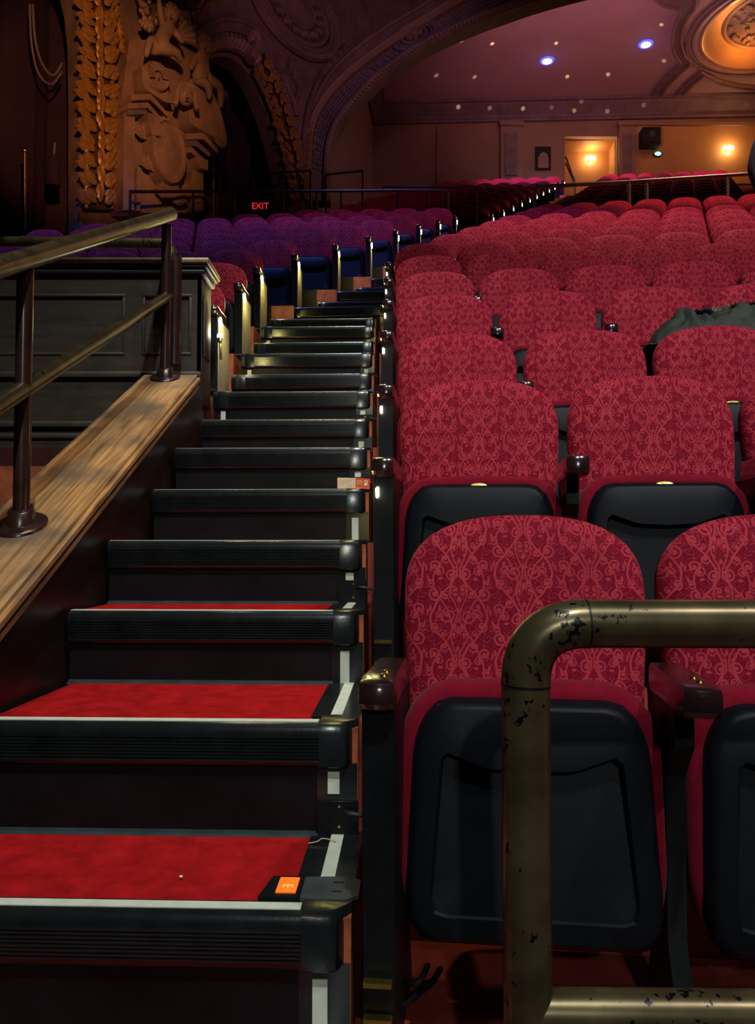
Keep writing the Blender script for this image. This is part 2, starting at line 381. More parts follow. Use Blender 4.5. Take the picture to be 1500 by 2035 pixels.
# ------------------------------------------------------------------ left stair wall with timber cap, panelled parapet
wood = NT('worn_oak'); tc = wood.n('TexCoord').outputs['Object']
mp = wood.n('Mapping', i_Vector=tc, i_Rotation=(0, 0, 0), i_Scale=(11, .45, .6)).outputs[0]
n1 = wood.n('TexNoise', i_Vector=mp, i_Scale=7.0, i_Detail=6.0, i_Distortion=.25).outputs[0]
n2 = wood.n('TexNoise', i_Vector=tc, i_Scale=3.5, i_Detail=4.0).outputs[0]
c1 = wood.ramp(n1, [(.3, (.24, .11, .040)), (.55, (.58, .31, .12)), (.75, (.68, .42, .19))])
mx = wood.n('Mix', data_type='RGBA'); wood.t.links.new(wood.ramp(n2, [(.42, (0, 0, 0)), (.68, (1, 1, 1))]), mx.inputs[0])
wood.t.links.new(c1, mx.inputs[6]); mx.inputs[7].default_value = (.13, .10, .075, 1)
wood.l(mx.outputs[2], 'Base Color'); wood.b.inputs['Roughness'].default_value = .42
M['oak'] = wood.m
M['darkwood'] = mat('dark_wood', (.018, .010, .009), .38, var=.4, scale=6, stretch=(1, 1, 3), bump=.08, bscale=40)
M['panelwood'] = mat('panel_wood', (.048, .033, .022), .5, var=.3, scale=5, stretch=(1, 1, 6), bump=.08, bscale=60)
M['redwood'] = mat('red_band', (.045, .010, .008), .5, var=.2)
M['gilt'] = mat('gilt_cap', (.26, .20, .11), .4, .3, var=.4, scale=14)
SL = .483
def capz(d): return P(395, 745, 4.06).z + SL * (d - 4.06)
strw = thing('stair_wall', 'dark timber stair wall with a worn oak sloping cap beside the steps', 'stair wall', (-1.03, 2.5, -1.35))
so = Vector((-1.03, 2.5, -1.35))
def rel(mb, o): mb.v = [tuple(Vector(v) - o) for v in mb.v]; return mb
obj('wall_panel', rel(MB().prism([(0, .7, -1.35), (0, 4.30, -1.35), (0, 4.30, capz(4.06) + .02), (0, 4.06, capz(4.06) - .01), (0, .7, capz(.7) - .03)], (-1.145, 0, 0), (-.938, 0, 0)), so), M['darkwood'], strw)
def sloped(x0, x1, t0, t1, d0=.7, d1=4.06):
    return MB().prism([(0, d0, capz(d0) + t0), (0, d1, capz(d1) + t0), (0, d1, capz(d1) + t1), (0, d0, capz(d0) + t1)], (x0, 0, 0), (x1, 0, 0))
obj('cap_board', rel(sloped(-1.185, -.915, -.022, .0), so), M['oak'], strw)
obj('cap_moulding', rel(sloped(-.938, -.899, -.030, -.014), so), M['oak'], strw)
obj('cap_moulding', rel(sloped(-.938, -.912, -.052, -.033), so), M['cove'], strw)
obj('cap_moulding', rel(sloped(-.938, -.905, -.066, -.056), so), M['oak'], strw)

par = thing('parapet', 'dark panelled timber parapet below the purple seats, moulded cap on top', 'parapet', (-2.4, 4.3, -1.35))
po = Vector((-2.4, 4.3, -1.35)); DP = 4.25
def zp(y, d=DP): return P(400, y, d).z
def pbox(name, x0, x1, y0, y1, za, zb, m, bev=0):
    c = ((x0 + x1) / 2, (y0 + y1) / 2, (za + zb) / 2); s = (abs(x1 - x0), abs(y1 - y0), abs(zb - za))
    mb = MB().rbox(c, s, bev, 2) if bev else MB().box(c, s)
    return obj(name, rel(mb, po), M[m], par)
XR_ = -.935
pbox('core', -5.2, XR_ - .012, DP + .02, DP + .21, -1.35, zp(530), 'darkwood')
pbox('end_panel', XR_ - .03, XR_, DP - .0, DP + .23, zp(800), zp(547), 'panelwood', .004)
pbox('end_board', XR_ - .02, XR_ + .008, DP + .05, DP + .19, zp(705), zp(590), 'panelwood', .006)
pbox('cap', -5.2, XR_ + .045, DP - .06, DP + .27, zp(529), zp(519), 'gilt', .006)
pbox('cap_moulding', -5.2, XR_ + .035, DP - .045, DP + .25, zp(536), zp(530), 'darkwood', .006)
pbox('cap_moulding', -5.2, XR_ + .022, DP - .03, DP + .24, zp(548), zp(536), 'darkwood', .01)
pbox('frieze', -5.2, XR_, DP - .0, DP + .03, zp(585), zp(548), 'panelwood')
pbox('rail', -5.2, XR_, DP - .0, DP + .03, zp(740), zp(706), 'panelwood')
xs = [(-1.345, -1.255), (-.99, XR_), (-2.75, -2.66), (-4.15, -4.06)]
for a, b in xs: pbox('stile', a, b, DP - .0, DP + .03, zp(706), zp(585), 'panelwood')
for a, b in [(-1.255, -.99), (-2.66, -1.345), (-4.06, -2.75)]:
    pbox('panel', a, b, DP + .012, DP + .03, zp(706), zp(585), 'panelwood')
    for s0, s1, t0, t1 in ((a, b, 590, 584), (a, b, 706, 700)): pbox('bead', s0, s1, DP - .006, DP + .02, zp(t0), zp(t1), 'panelwood', .004)
    for s0, s1 in ((a, a + .016), (b - .016, b)): pbox('bead', s0, s1, DP - .006, DP + .02, zp(700), zp(590), 'panelwood', .004)
pbox('base_moulding', -5.2, XR_, DP - .03, DP + .03, zp(752), zp(740), 'panelwood', .006)
pbox('lower_board', -5.2, XR_ - .2, DP - .005, DP + .03, zp(838), zp(752), 'panelwood')
pbox('base_moulding', -5.2, XR_ - .2, DP - .03, DP + .03, zp(850), zp(838), 'panelwood', .006)
pbox('base_moulding', -5.2, XR_ - .2, DP - .02, DP + .03, zp(872), zp(862), 'panelwood', .006)
pbox('lower_board', -5.2, XR_ - .2, DP - .005, DP + .03, zp(890), zp(850), 'panelwood')
pbox('red_band', -5.2, XR_ - .2, DP - .012, DP + .03, zp(930), zp(890), 'redwood')
pbox('orange_dado', -5.2, XR_ - .2, DP - .10, DP + .03, -1.35, zp(930), 'orange')  # lower dado in the same orange as the step bodies

# ------------------------------------------------------------------ tube rails
def elbow(a, b, c, r, n=8):          # rounded corner a-b-c
    a, b, c = Vector(a), Vector(b), Vector(c); u = (a - b).normalized(); v = (c - b).normalized()
    p0 = b + u * r; p1 = b + v * r
    return [p0 * (1 - t) ** 2 + b * 2 * t * (1 - t) + p1 * t * t for t in [i / n for i in range(n + 1)]]
def flange(mb_c, r=.062): return MB().lathe([(r, 0), (r, .008), (r * .93, .012), (r * .55, .014), (r * .5, .05), (r * .44, .055)], mb_c, 24)
hr = thing('handrail', 'bronze tube handrail with a middle rail standing on the oak stair wall cap', 'handrail', (-1.06, 2.4, capz(2.4)))
ho = Vector((-1.06, 2.4, capz(2.4))); RX = -1.062
def hz(d, up): return Vector((RX, d, capz(d) + up))
obj('top_rail', rel(MB().tube([hz(1.0, .79), hz(4.09, .825)], .0315, 20), ho), M['pipe'], hr)
obj('middle_rail', rel(MB().tube([hz(1.0, .41), hz(4.03, .41)], .026, 18), ho), M['pipe'], hr)
for dd in (2.40, 4.0):
    obj('post', rel(MB().tube([hz(dd, .0), hz(dd, .775)], .0245, 18), ho), M['darkpipe'], hr)
    ff = flange((0, 0, 0), .075); sh = Matrix(((1, 0, 0, 0), (0, 1, 0, 0), (0, SL, 1, 0), (0, 0, 0, 1)))
    ff.v = [tuple(sh @ Vector(v) + hz(dd, .0)) for v in ff.v]
    obj('flange', rel(ff, ho), M['darkpipe'], hr)
pr = thing('parapet_rail', 'bronze tube rail bent down in front of the parapet end', 'rail', (-2.4, 4.135, zp(519)))
pq = Vector((-2.4, 4.135, zp(519))); rz_ = P(300, 484, 4.135).z; xr = P(341, 500, 4.135).x
ang = elbow((-5, 4.135, rz_ + .06), (xr, 4.135, rz_), (xr, 4.135, rz_ - 1), .06)
obj('top_rail', rel(MB().tube([Vector((-5, 4.135, rz_ + .05))] + ang + [Vector((xr, 4.135, rz_ - .09))], .026, 16), pq), M['pipe'], pr)
obj('post', rel(MB().tube([Vector((xr + .02, 4.135, rz_ - .075)), Vector((xr + .02, 4.135, zp(735)))], .034, 16), pq), M['darkpipe'], pr)
obj('socket', rel(MB().tube([Vector((xr + .01, 4.135, rz_ - .10)), Vector((xr + .01, 4.135, rz_ - .06))], .036, 16), pq), M['darkpipe'], pr)

fr = thing('guard_rail', 'thick worn bronze tube rail with rounded corner in front of the first red seats', 'rail', (.185, 1.0, -1.35))
fo = Vector((.185, 1.0, -1.35)); zt = P(1300, 1239, 1.0).z; zl = P(1300, 2012, 1.0).z; px_ = P(1046, 1600, 1.0).x; rr_ = .0298
e = elbow((px_, 1.0, -1), (px_, 1.0, zt), (2, .97, zt), .075, 12)
obj('post', rel(MB().tube([Vector((px_, 1.0, -1.35)), e[0]], rr_, 28), fo), M['pipe'], fr)
obj('elbow', rel(MB().tube(e, rr_ * 1.015, 28), fo), M['pipe'], fr)
obj('top_rail', rel(MB().tube([e[-1], Vector((1.9, .97, zt))], rr_, 28), fo), M['pipe'], fr)
obj('lower_rail', rel(MB().tube([Vector((px_ + .01, 1.0, zl)), Vector((1.9, .97, zl - .0))], rr_ * .93, 28), fo), M['pipe'], fr)
obj('flange', rel(flange((px_, 1.0, -1.35), .08), fo), M['darkpipe'], fr)
for a, b in ((e[0], e[1]), (e[-1], e[-2])):
    a, b = Vector(a), Vector(b); t = (a - b).normalized() * .0012
    obj('joint', rel(MB().tube([a - t, a + t], rr_ * 1.022, 28), fo), M['steel'], fr)

def tube_rail(label, pts, posts, r, floorz, m='pipe', name='guard_rail', mid=None):
    base = Vector(pts[0]); base.z = floorz; t = thing(name, label, 'rail', base)
    obj('top_rail', rel(MB().tube(pts, r, 12), base), M[m], t)
    for p in posts:
        p = Vector(p); obj('post', rel(MB().tube([Vector((p.x, p.y, floorz)), p], r * .9, 10), base), M[m], t)
    if mid is not None: obj('middle_rail', rel(MB().tube([Vector((p.x, p.y, p.z - mid)) for p in (Vector(pts[0]), Vector(posts[-1]))], r * .7, 8), base), M[m], t)
    return t
M['greenpipe'] = mat('green_pipe', (.19, .23, .15), .35, .6, var=.3, scale=6)
d0 = 13.22; b = P(889, 378, 13.3)
gr_ = thing('guard_rail', 'long level tube rail along the cross aisle behind the purple seats', 'rail', P(680, 380, 13.24))
obj('top_rail', rel(MB().tube([P(258, 381, 11.3), P(384, 380.5, 12.3), P(465, 380, 12.9), P(562, 380, 13.2)] + elbow(P(562, 380, 13.2), b, b - Vector((0, 0, 1)), .08, 6) + [b - Vector((0, 0, .72))], .024, 12), gr_.location), M['darkpipe'], gr_)
for x, d_ in ((259, 11.31), (384, 12.3), (465, 12.9), (562, 13.2), (629, 13.22), (678, 13.24), (792, 13.28)):
    q_ = P(x, 380, d_); obj('post', rel(MB().tube([q_ - Vector((0, 0, .8)), q_], .020, 10), gr_.location), M['darkpipe'], gr_)
a = P(1062, 372, 13.55); b = P(1250, 361, 13.3); c = P(1560, 341, 12.9)
tube_rail('long tube rail behind the last red rows, running to the frame edge', [a - Vector((0, 0, .8))] + elbow(a - Vector((0, 0, 1)), a, b, .08, 6) + [b, c], [b, P(1445, 348.5, 13.05), P(1285, 358, 13.26)], .032, 5.04, 'greenpipe')
a = P(499, 348, 13.9); b = P(617, 339, 14.3)
tube_rail('raised dark tube rail above the red exit sign', [a - Vector((0, 0, .45))] + elbow(a - Vector((0, 0, 1)), a, b, .08, 6) + [b], [P(562, 343, 14.1), b], .022, 5.04, 'darkpipe')
a = P(648, 347, 14.9); b = P(721, 339.5, 15.3)
tube_rail('short dark tube rail right of the gilded arch foot', [a, b], [a, b], .022, 5.04, 'darkpipe')
a = P(760, 371, 13.95); b = P(946, 371, 13.9)
tube_rail('thin brown tube rail in front of the dim upper seats', [a, b], [b, P(850, 371, 13.92)], .018, 5.04, 'darkpipe', mid=.45)

# ------------------------------------------------------------------ side wall with two box openings
M['plaster'] = mat('ornate_plaster', (.20, .115, .085), .6, var=.35, scale=3, bump=.5, bscale=18)
M['tanwall'] = mat('tan_wall', (.30, .17, .105), .7, var=.12, scale=1.2)
M['ochre'] = mat('ochre_wall', (.46, .24, .085), .7, var=.10, scale=1.5)
M['ceiling'] = mat('mauve_ceiling', (.40, .27, .28), .75, var=.08, scale=.8)
M['border'] = mat('ceiling_border', (.17, .11, .12), .7, var=.25, scale=3, bump=.4, bscale=20)
M['gold'] = mat('old_gold', (.42, .20, .045), .42, .35, var=.5, scale=6, bump=.4, bscale=25)
M['darkgold'] = mat('dark_gold', (.12, .05, .014), .5, .3, var=.5, scale=10, bump=.4, bscale=25)
M['stone'] = mat('carved_stone', (.30, .165, .105), .65, var=.3, scale=4, bump=.4, bscale=14)
M['curtain'] = mat('dark_curtain', (.026, .004, .015), .9, var=.3, scale=2)
M['black'] = mat('black_cloth', (.008, .008, .010), .8)
A_ = P(0, 400, 10.5); B_ = P(605, 400, 15.0)
wu = Vector((B_.x - A_.x, B_.y - A_.y, 0)).normalized(); wn = Vector((wu.y, -wu.x, 0)); wo = Vector((A_.x, A_.y, 0))
WM = Matrix(((wu.x, 0, wn.x, wo.x), (wu.y, 0, wn.y, wo.y), (0, 1, 0, 0), (0, 0, 0, 1)))
def PW(px, py, w=0): return on_plane(px, py, wo, wn) + wn * w
def uv(px, py):
    p = on_plane(px, py, wo, wn) - wo; return (p.dot(wu), p.z)
def wslab(name, pxs, w0, w1, m, parent=None, holes=()):
    me = fill([[uv(*p) for p in pxs]] + [[uv(*p) for p in h] for h in holes], abs(w1 - w0), WM @ Matrix.Translation((0, 0, (w0 + w1) / 2)))
    return obj(name, me, M[m], parent)
open1 = [(-70, 470), (158, 470), (158, 420), (158, 200), (156, 80), (150, 20), (138, -30), (118, -70), (60, -110), (-70, -130)]
open2 = [(572, 470), (388, 470), (388, 400), (386, 200), (388, 160), (398, 132), (414, 118), (436, 112), (456, 115), (476, 127), (494, 148), (510, 180), (528, 222), (544, 272), (556, 322), (566, 372), (572, 410)]
outer = [(-140, 520), (607, 470), (604, 345), (611, 275), (636, 200), (690, 125), (765, 62), (852, 10), (925, -34), (925, -100), (500, -160), (-140, -220)]
w_ = wslab('wall_left', outer, -.30, 0, 'plaster', None, (open1, open2)); w_['kind'] = 'structure'
wc = MB(); pts = []
for i in range(121):
    u = -1.5 + 8.2 * i / 120; pts.append((u, -.95 + .10 * math.sin(u * 9) + .04 * math.sin(u * 23 + 1)))
wc.loft([[WM @ Vector((u, z, w)) for u, w in pts] + [WM @ Vector((u, z, w - .03)) for u, w in reversed(pts)] for z in (3.0, 9.4)])
tag(obj('box_curtain', wc, M['curtain']), 'dark maroon folded curtain hanging inside the two arched box openings', 'curtain')
def pwtube(pxs, w, r, n=8, sm=5): return MB().tube([PW(p[0], p[1], w) for p in smooth_curve([(a, b, 0) for a, b in pxs], sm)], r, n)
def ribbon(name, c1, c2, w0, w1, m, parent=None, sm=5):
    a = [(p.x, p.y) for p in smooth_curve([(x, y, 0) for x, y in c1], sm)]; b = [(p.x, p.y) for p in smooth_curve([(x, y, 0) for x, y in c2], sm)]
    return wslab(name, a + b[::-1], w0, w1, m, parent)
leaf_me = None
def leaf():
    global leaf_me
    if leaf_me is None:
        mb = MB(); loops = []
        for i in range(6):
            t = i / 5; w = math.sin(PI * (t * .86 + .10)) * .5; z = .32 * math.sin(PI * t * .8) + .10 * t
            loops.append([Vector((-w, t, 0)), Vector((-w * .55, t, z * .6)), Vector((0, t, z * .42)), Vector((w * .55, t, z * .6)), Vector((w, t, 0))])
        leaf_me = mesh_of(mb.loft(loops), 'leaf', 30); leaf_me.materials.append(M['gold'])
    return leaf_me
def leafband(parent, center, half, rows, cols, length, w=.12):
    cs = smooth_curve([(a, b, h) for (a, b), h in zip(center, half)], 8); L = [0]
    for i in range(1, len(cs)): L.append(L[-1] + ((cs[i].x - cs[i - 1].x) ** 2 + (cs[i].y - cs[i - 1].y) ** 2) ** .5)
    for r in range(rows):
        if r % 3 == 2: continue
        s = L[-1] * (r + .5) / rows; i = max(k for k in range(len(L)) if L[k] <= s); i = min(i, len(cs) - 2)
        f = (s - L[i]) / (L[i + 1] - L[i]); c = cs[i].lerp(cs[i + 1], f); t = cs[i + 1] - cs[i]; nx, ny = -t.y, t.x; q = math.hypot(nx, ny); nx /= q; ny /= q
        for k in range(cols):
            o = (k - (cols - 1) / 2) / ((cols) / 2); jx, jy = random.uniform(-2, 2), random.uniform(-3, 3); px = c.x + nx * c.z * o + jx; py = c.y + ny * c.z * o + jy
            p = PW(px, py, w + .05 * (1 - o * o) + random.uniform(-.01, .02))
            dirn = (PW(px + t.x * .6 + nx * o * 3.5 * t.length / 2, py + t.y * .6 + ny * o * 3.5 * t.length / 2, w) - PW(px, py, w)).normalized()
            out = (wn + random.uniform(-.2, .2) * wu).normalized(); x = dirn.cross(out).normalized(); out = x.cross(dirn)
            sc = length * random.uniform(.8, 1.2)
            e_ = obj('leaf', leaf(), None, parent)
            e_.matrix_local = Matrix.Translation(-parent.location) @ Matrix(((x.x * sc * .62, dirn.x * sc, out.x * sc * .6, p.x), (x.y * sc * .62, dirn.y * sc, out.y * sc * .6, p.y), (x.z * sc * .62, dirn.z * sc, out.z * sc * .6, p.z), (0, 0, 0, 1)))
def wthing(name, label, cat, px, py, group=None): return thing(name, label, cat, PW(px, py, 0), 0, group)
def wpart(parent, name, mb, m): return obj(name, rel(mb, parent.location), M[m], parent)
def wslabp(parent, name, pxs, w0, w1, m):
    o = wslab(name, pxs, w0, w1, m); o.data.transform(Matrix.Translation(-parent.location)); o.parent = parent; return o
g1 = wthing('gilded_moulding', 'wide upright gilded leaf moulding framing the dark box opening at the frame edge', 'moulding', 187, 415)
bandL = [(162, 418), (162, 200), (160, 80), (155, 20), (144, -30), (128, -70)]; bandR = [(213, 420), (213, 200), (213, 80), (211, 20), (205, -30), (195, -75)]
rb = ribbon('backing', bandL, bandR, 0, .10, 'darkgold'); rb.data.transform(Matrix.Translation(-g1.location)); rb.parent = g1
wpart(g1, 'rope_bead', pwtube([(x, y) for x, y in bandL], .12, .035, 8, 8), 'gold')
wpart(g1, 'edge_bead', pwtube([(x + 2, y) for x, y in bandR], .10, .035, 8, 6), 'border')
leafband(g1, [(188, 416), (188, 300), (187, 180), (186, 80), (183, 20), (174, -30), (160, -75)], [23, 23, 23, 24, 26, 28, 30], 42, 5, .22)
g2 = wthing('gilded_moulding', 'leaning curved gilded leaf moulding on the far edge of the arched opening', 'moulding', 590, 405)
cl = [(574, 408), (567, 370), (557, 322), (545, 272), (529, 222), (511, 180), (495, 150)]; cr = [(598, 395), (592, 350), (583, 300), (571, 250), (556, 200), (537, 150), (517, 110)]
rb = ribbon('backing', cl, cr, 0, .10, 'darkgold'); rb.data.transform(Matrix.Translation(-g2.location)); rb.parent = g2
leafband(g2, [((a + c) / 2, (b + d) / 2) for (a, b), (c, d) in zip(cl, cr)], [11, 12, 13, 13, 13, 12, 10], 36, 4, .18)
wpart(g2, 'edge_bead', pwtube([(x + 3, y) for x, y in cr], .08, .05), 'border')
wpart(g2, 'rope_bead', pwtube(cl, .12, .035), 'border')
wpart(g2, 'scroll', pwtube([(480, 128), (488, 112), (494, 98), (494, 84), (486, 78), (480, 84), (483, 92)], .22, [.10] * 10 + [.08] * 21), 'stone')
ar = wthing('arch_hood', 'dark ribbed plaster hood curving over the top of the arched opening', 'arch', 440, 90)
o1 = [(384, 150), (396, 122), (414, 106), (436, 100), (458, 103), (478, 115), (494, 134)]; o2 = [(377, 110), (392, 88), (414, 76), (440, 72), (466, 77), (488, 92), (506, 116)]
o3 = [(370, 85), (388, 64), (412, 52), (440, 48), (468, 54), (496, 70), (520, 98)]
for nm, c1_, c2_, w0, w1 in (('inner_band', o1, o2, 0, .12), ('outer_band', o2, o3, 0, .22)):
    rb = ribbon(nm, c1_, c2_, w0, w1, 'plaster'); rb.data.transform(Matrix.Translation(-ar.location)); rb.parent = ar
s1, s2 = smooth_curve([(x, y, 0) for x, y in o1], 3), smooth_curve([(x, y, 0) for x, y in o2], 3)
for p, q in zip(s1, s2): wpart(ar, 'rib', MB().tube([PW(p.x, p.y, .12), PW((p.x + q.x) / 2, (p.y + q.y) / 2, .2), PW(q.x, q.y, .12)], .05, 6), 'stone')
wpart(ar, 'edge_bead', pwtube(o1, .10, .04), 'plaster'); wpart(ar, 'edge_bead', pwtube(o3, .22, .05), 'plaster')
# narrow gilt ribs rising beside the carved pilaster and fanning from the arch foot
for lab, pxs, r, m in (('thin gilt rib rising to the left above the cherub pilaster', [(236, 110), (230, 60), (222, 10), (214, -40)], .05, 'gold'),
                       ('gilt rib curving up right of the cherub pilaster', [(364, 84), (372, 50), (388, 12), (408, -25)], .06, 'gold'),
                       ('second gilt rib curving up just outside the first one', [(371, 86), (384, 52), (404, 18), (430, -20)], .05, 'gold'),
                       ('dark beaded rib leaning along the spandrel beside the gilded arch edge', [(601, 392), (594, 335), (580, 260), (560, 190), (540, 140)], .055, 'plaster'),
                       ('gilt beaded rib standing at the foot of the big ceiling arch', [(603, 400), (602, 340), (607, 285), (622, 225), (650, 165)], .05, 'gold'),
                       ('dark rib sweeping up from the arch foot below the round medallion', [(598, 330), (600, 270), (612, 205), (640, 140), (680, 95)], .06, 'plaster')):
    t = obj('rib', pwtube(pxs, .08, r), M[m], w_)
    sp = smooth_curve([(x, y, 0) for x, y in pxs], 4)
    bd = MB()
    for p in sp: bd.ball(PW(p.x, p.y, .08 + r), r * .7, 6, 4)
    q = obj('beads', bd, M[m], t); q['kind'] = 'stuff'
# round medallion
md = wthing('medallion', 'large round ringed medallion on the dark spandrel above the arched opening', 'medallion', 582, 20)
cu_, cv_ = uv(582, 18); ru = (uv(668, 18)[0] - uv(500, 18)[0]) / 2; rv = (uv(582, -62)[1] - uv(582, 98)[1]) / 2
def oval_ring(s, w, r):
    pts = [WM @ Vector((cu_ + ru * s * math.cos(a), cv_ + rv * s * math.sin(a), w)) for a in [2 * PI * i / 48 for i in range(49)]]
    return MB().tube(pts, r, 8, False)
for s, w, r in ((1.0, .05, .10), (.88, .08, .05), (.76, .05, .07), (.42, .10, .04)): wpart(md, 'ring', oval_ring(s, w, r), 'plaster')
wpart(md, 'disc', MB().lathe([(.72, -.02), (.72, .04), (.45, .06), (.40, .12), (.15, .16), (.05, .2)], (0, 0, 0), 32, WM @ Matrix.Translation((cu_, cv_, 0)) @ Matrix.Diagonal((ru, rv, 1, 1))), 'plaster')
rs = MB()
for i in range(16):
    a = 2 * PI * i / 16; rs.ball(WM @ Vector((cu_ + ru * .57 * math.cos(a), cv_ + rv * .57 * math.sin(a), .08)), (.12, .12, .10), 6, 4)
q = wpart(md, 'rosettes', rs, 'plaster'); q['kind'] = 'stuff'
sc = wthing('scroll_relief', 'curling leaf scroll relief on the narrow spandrel left of the arch foot', 'relief', 575, 180)
for c in ([(585, 232), (582, 205), (572, 185), (566, 160), (573, 142), (584, 148), (580, 160)], [(582, 205), (590, 190), (592, 172), (585, 168)], [(570, 178), (562, 165), (560, 150), (566, 144)], [(576, 140), (574, 125), (580, 115), (587, 121)]):
    wpart(sc, 'scroll', pwtube(c, .03, .055), 'plaster')
# cords, tassels and thin poles inside the openings
def cord(lab, curves, tassel=None, group=None):
    t = wthing('tassel_cord', lab, 'cord', *curves[0][0], group)
    for c in curves: wpart(t, 'cord', pwtube(c, -.5, .018, 6), 'border')
    if tassel:
        wpart(t, 'tassel', MB().lathe([(.02, .16), (.07, .12), (.06, .06), (.09, .0), (.11, -.3), (.10, -.32)], PW(*tassel, -.5), 10), 'curtain')
M['velvetdim'] = M['velvet']
cord('pair of thin cords swagged inside the dark opening at the upper frame edge', [[(95, -20), (99, 60), (113, 120), (138, 143), (160, 118)], [(101, -20), (106, 50), (120, 100), (142, 125), (160, 100)]])
cord('cord with long tassel hanging at the centre of the arched opening', [[(416, 128), (414, 165), (402, 190), (388, 198)], [(418, 128), (417, 160), (408, 180), (394, 190)], [(418, 125), (416, 190)]], (416, 196))
cord('cord with tassel hanging beside the inner edge of the leaning gilded moulding', [[(486, 160), (478, 190), (470, 194)], [(488, 165), (490, 195)]], (490, 198))
cord('cord with tassel hanging by the upright gilded moulding', [[(146, 262), (143, 300)]], (143, 308))
for lab, px_a, y0, y1 in (('thin brass pole standing in the dark opening at the frame edge', 82, 280, 440), ('thin brass pole standing beside the cherub pilaster', 387, 305, 440), ('slim brass stand in the middle of the arched opening', 457, 262, 440)):
    t = wthing('brass_pole', lab, 'pole', px_a, 440); wpart(t, 'pole', MB().tube([PW(px_a, y1, -.45), PW(px_a, y0, -.45)], .022, 8), 'brass'); wpart(t, 'finial', MB().ball(PW(px_a, y0, -.45), .04, 8, 6), 'brass')
    wpart(t, 'cross_arm', MB().tube([PW(px_a - 6, y0 + 62, -.45), PW(px_a + 8, y0 + 60, -.45)], .02, 6), 'brass')

# ------------------------------------------------------------------ carved pilaster with cherubs
cp = wthing('carved_pilaster', 'carved plaster pilaster with two cherubs, a face mask and an oval shield', 'sculpture', 300, 425)
def sl(name, pxs, w0, w1, m='stone'): return wslabp(cp, name, pxs, w0, w1, m)
sl('pier', [(218, 430), (382, 430), (384, 330), (378, 230), (372, 90), (240, 90), (222, 230)], 0, .22)
sl('pier_strip', [(216, 430), (238, 430), (240, 240), (219, 240)], .2, .36)
sl('pier_strip', [(246, 430), (254, 430), (256, 345), (248, 345)], .2, .32)
sl('pier_strip', [(352, 430), (376, 430), (376, 355), (352, 350)], .2, .36)
for (a, b), (c, d), w, m in (((218, 226), (292, 262), .46, 'stone'), ((222, 236), (288, 270), .42, 'border'), ((220, 212), (292, 246), .52, 'stone')):
    sl('entablature', [(a, b), (c - 34, b - 2), (c, d), (c, d + 9), (c - 34, b + 9), (a, b + 10)], .2, w, m)
for (a, b), (c, d), w, m in (((334, 284), (396, 312), .46, 'stone'), ((336, 296), (384, 318), .42, 'border'), ((334, 308), (376, 332), .40, 'stone')):
    sl('entablature', [(a, b), (c - 28, b - 2), (c, d), (c, d + 10), (c - 28, b + 10), (a, b + 11)], .2, w, m)
for x0, y0, x1, y1 in ((254, 246, 280, 292), (350, 330, 374, 356)): sl('bracket', [(x0, y0), (x1, y0 + 6), (x1, y1), (x0 + 8, y1 - 4)], .2, .5)
su, sv = uv(300, 316); pm = WM @ Matrix.Translation((su, sv, .42)) @ Matrix.Rotation(R(4), 4, 'Z')
au = (uv(336, 316)[0] - uv(266, 316)[0]) / 2; av = (uv(300, 252)[1] - uv(300, 382)[1]) / 2
obj('oval_shield', rel(MB().lathe([(1, -.2), (1, 0), (.96, .06), (.84, .07), (.78, .02), (.5, .05), (.02, .07)], (0, 0, 0), 40, pm @ Matrix.Diagonal((au, av, 1, 1))), cp.location), M['stone'], cp)
for (c, r0, w) in (((272, 176), 24, .50),):
    u0, v0 = uv(*c); ru0 = uv(c[0] + r0, c[1])[0] - u0
    vm = WM @ Matrix.Translation((u0, v0, w)); mb = MB().lathe([(1, -.3), (1, .02), (.9, .05), (.8, .02), (.3, .0), (.1, .06)], (0, 0, 0), 28, vm @ Matrix.Diagonal((ru0, ru0, 1, 1)))
    obj('scroll_volute', rel(mb, cp.location), M['stone'], cp); fl = MB()
    for i in range(14):
        a = PI * .05 + PI * 1.1 * i / 13; fl.tube([vm @ Vector((ru0 * .35 * math.cos(a), ru0 * .35 * math.sin(a), .04)), vm @ Vector((ru0 * .85 * math.cos(a), ru0 * .85 * math.sin(a), .06))], .022, 6)
    obj('fluting', rel(fl, cp.location), M['stone'], cp)
sl('pediment', [(244, 156), (276, 150), (298, 205), (306, 226), (290, 224), (262, 206), (248, 196)], .25, .48)
sl('pediment', [(330, 186), (346, 176), (384, 218), (400, 262), (405, 300), (398, 310), (382, 290), (350, 274), (334, 262)], .25, .52)
wpart(cp, 'pediment_edge', pwtube([(344, 176), (372, 202), (392, 244), (404, 296), (399, 308), (388, 296)], .52, .05), 'stone')
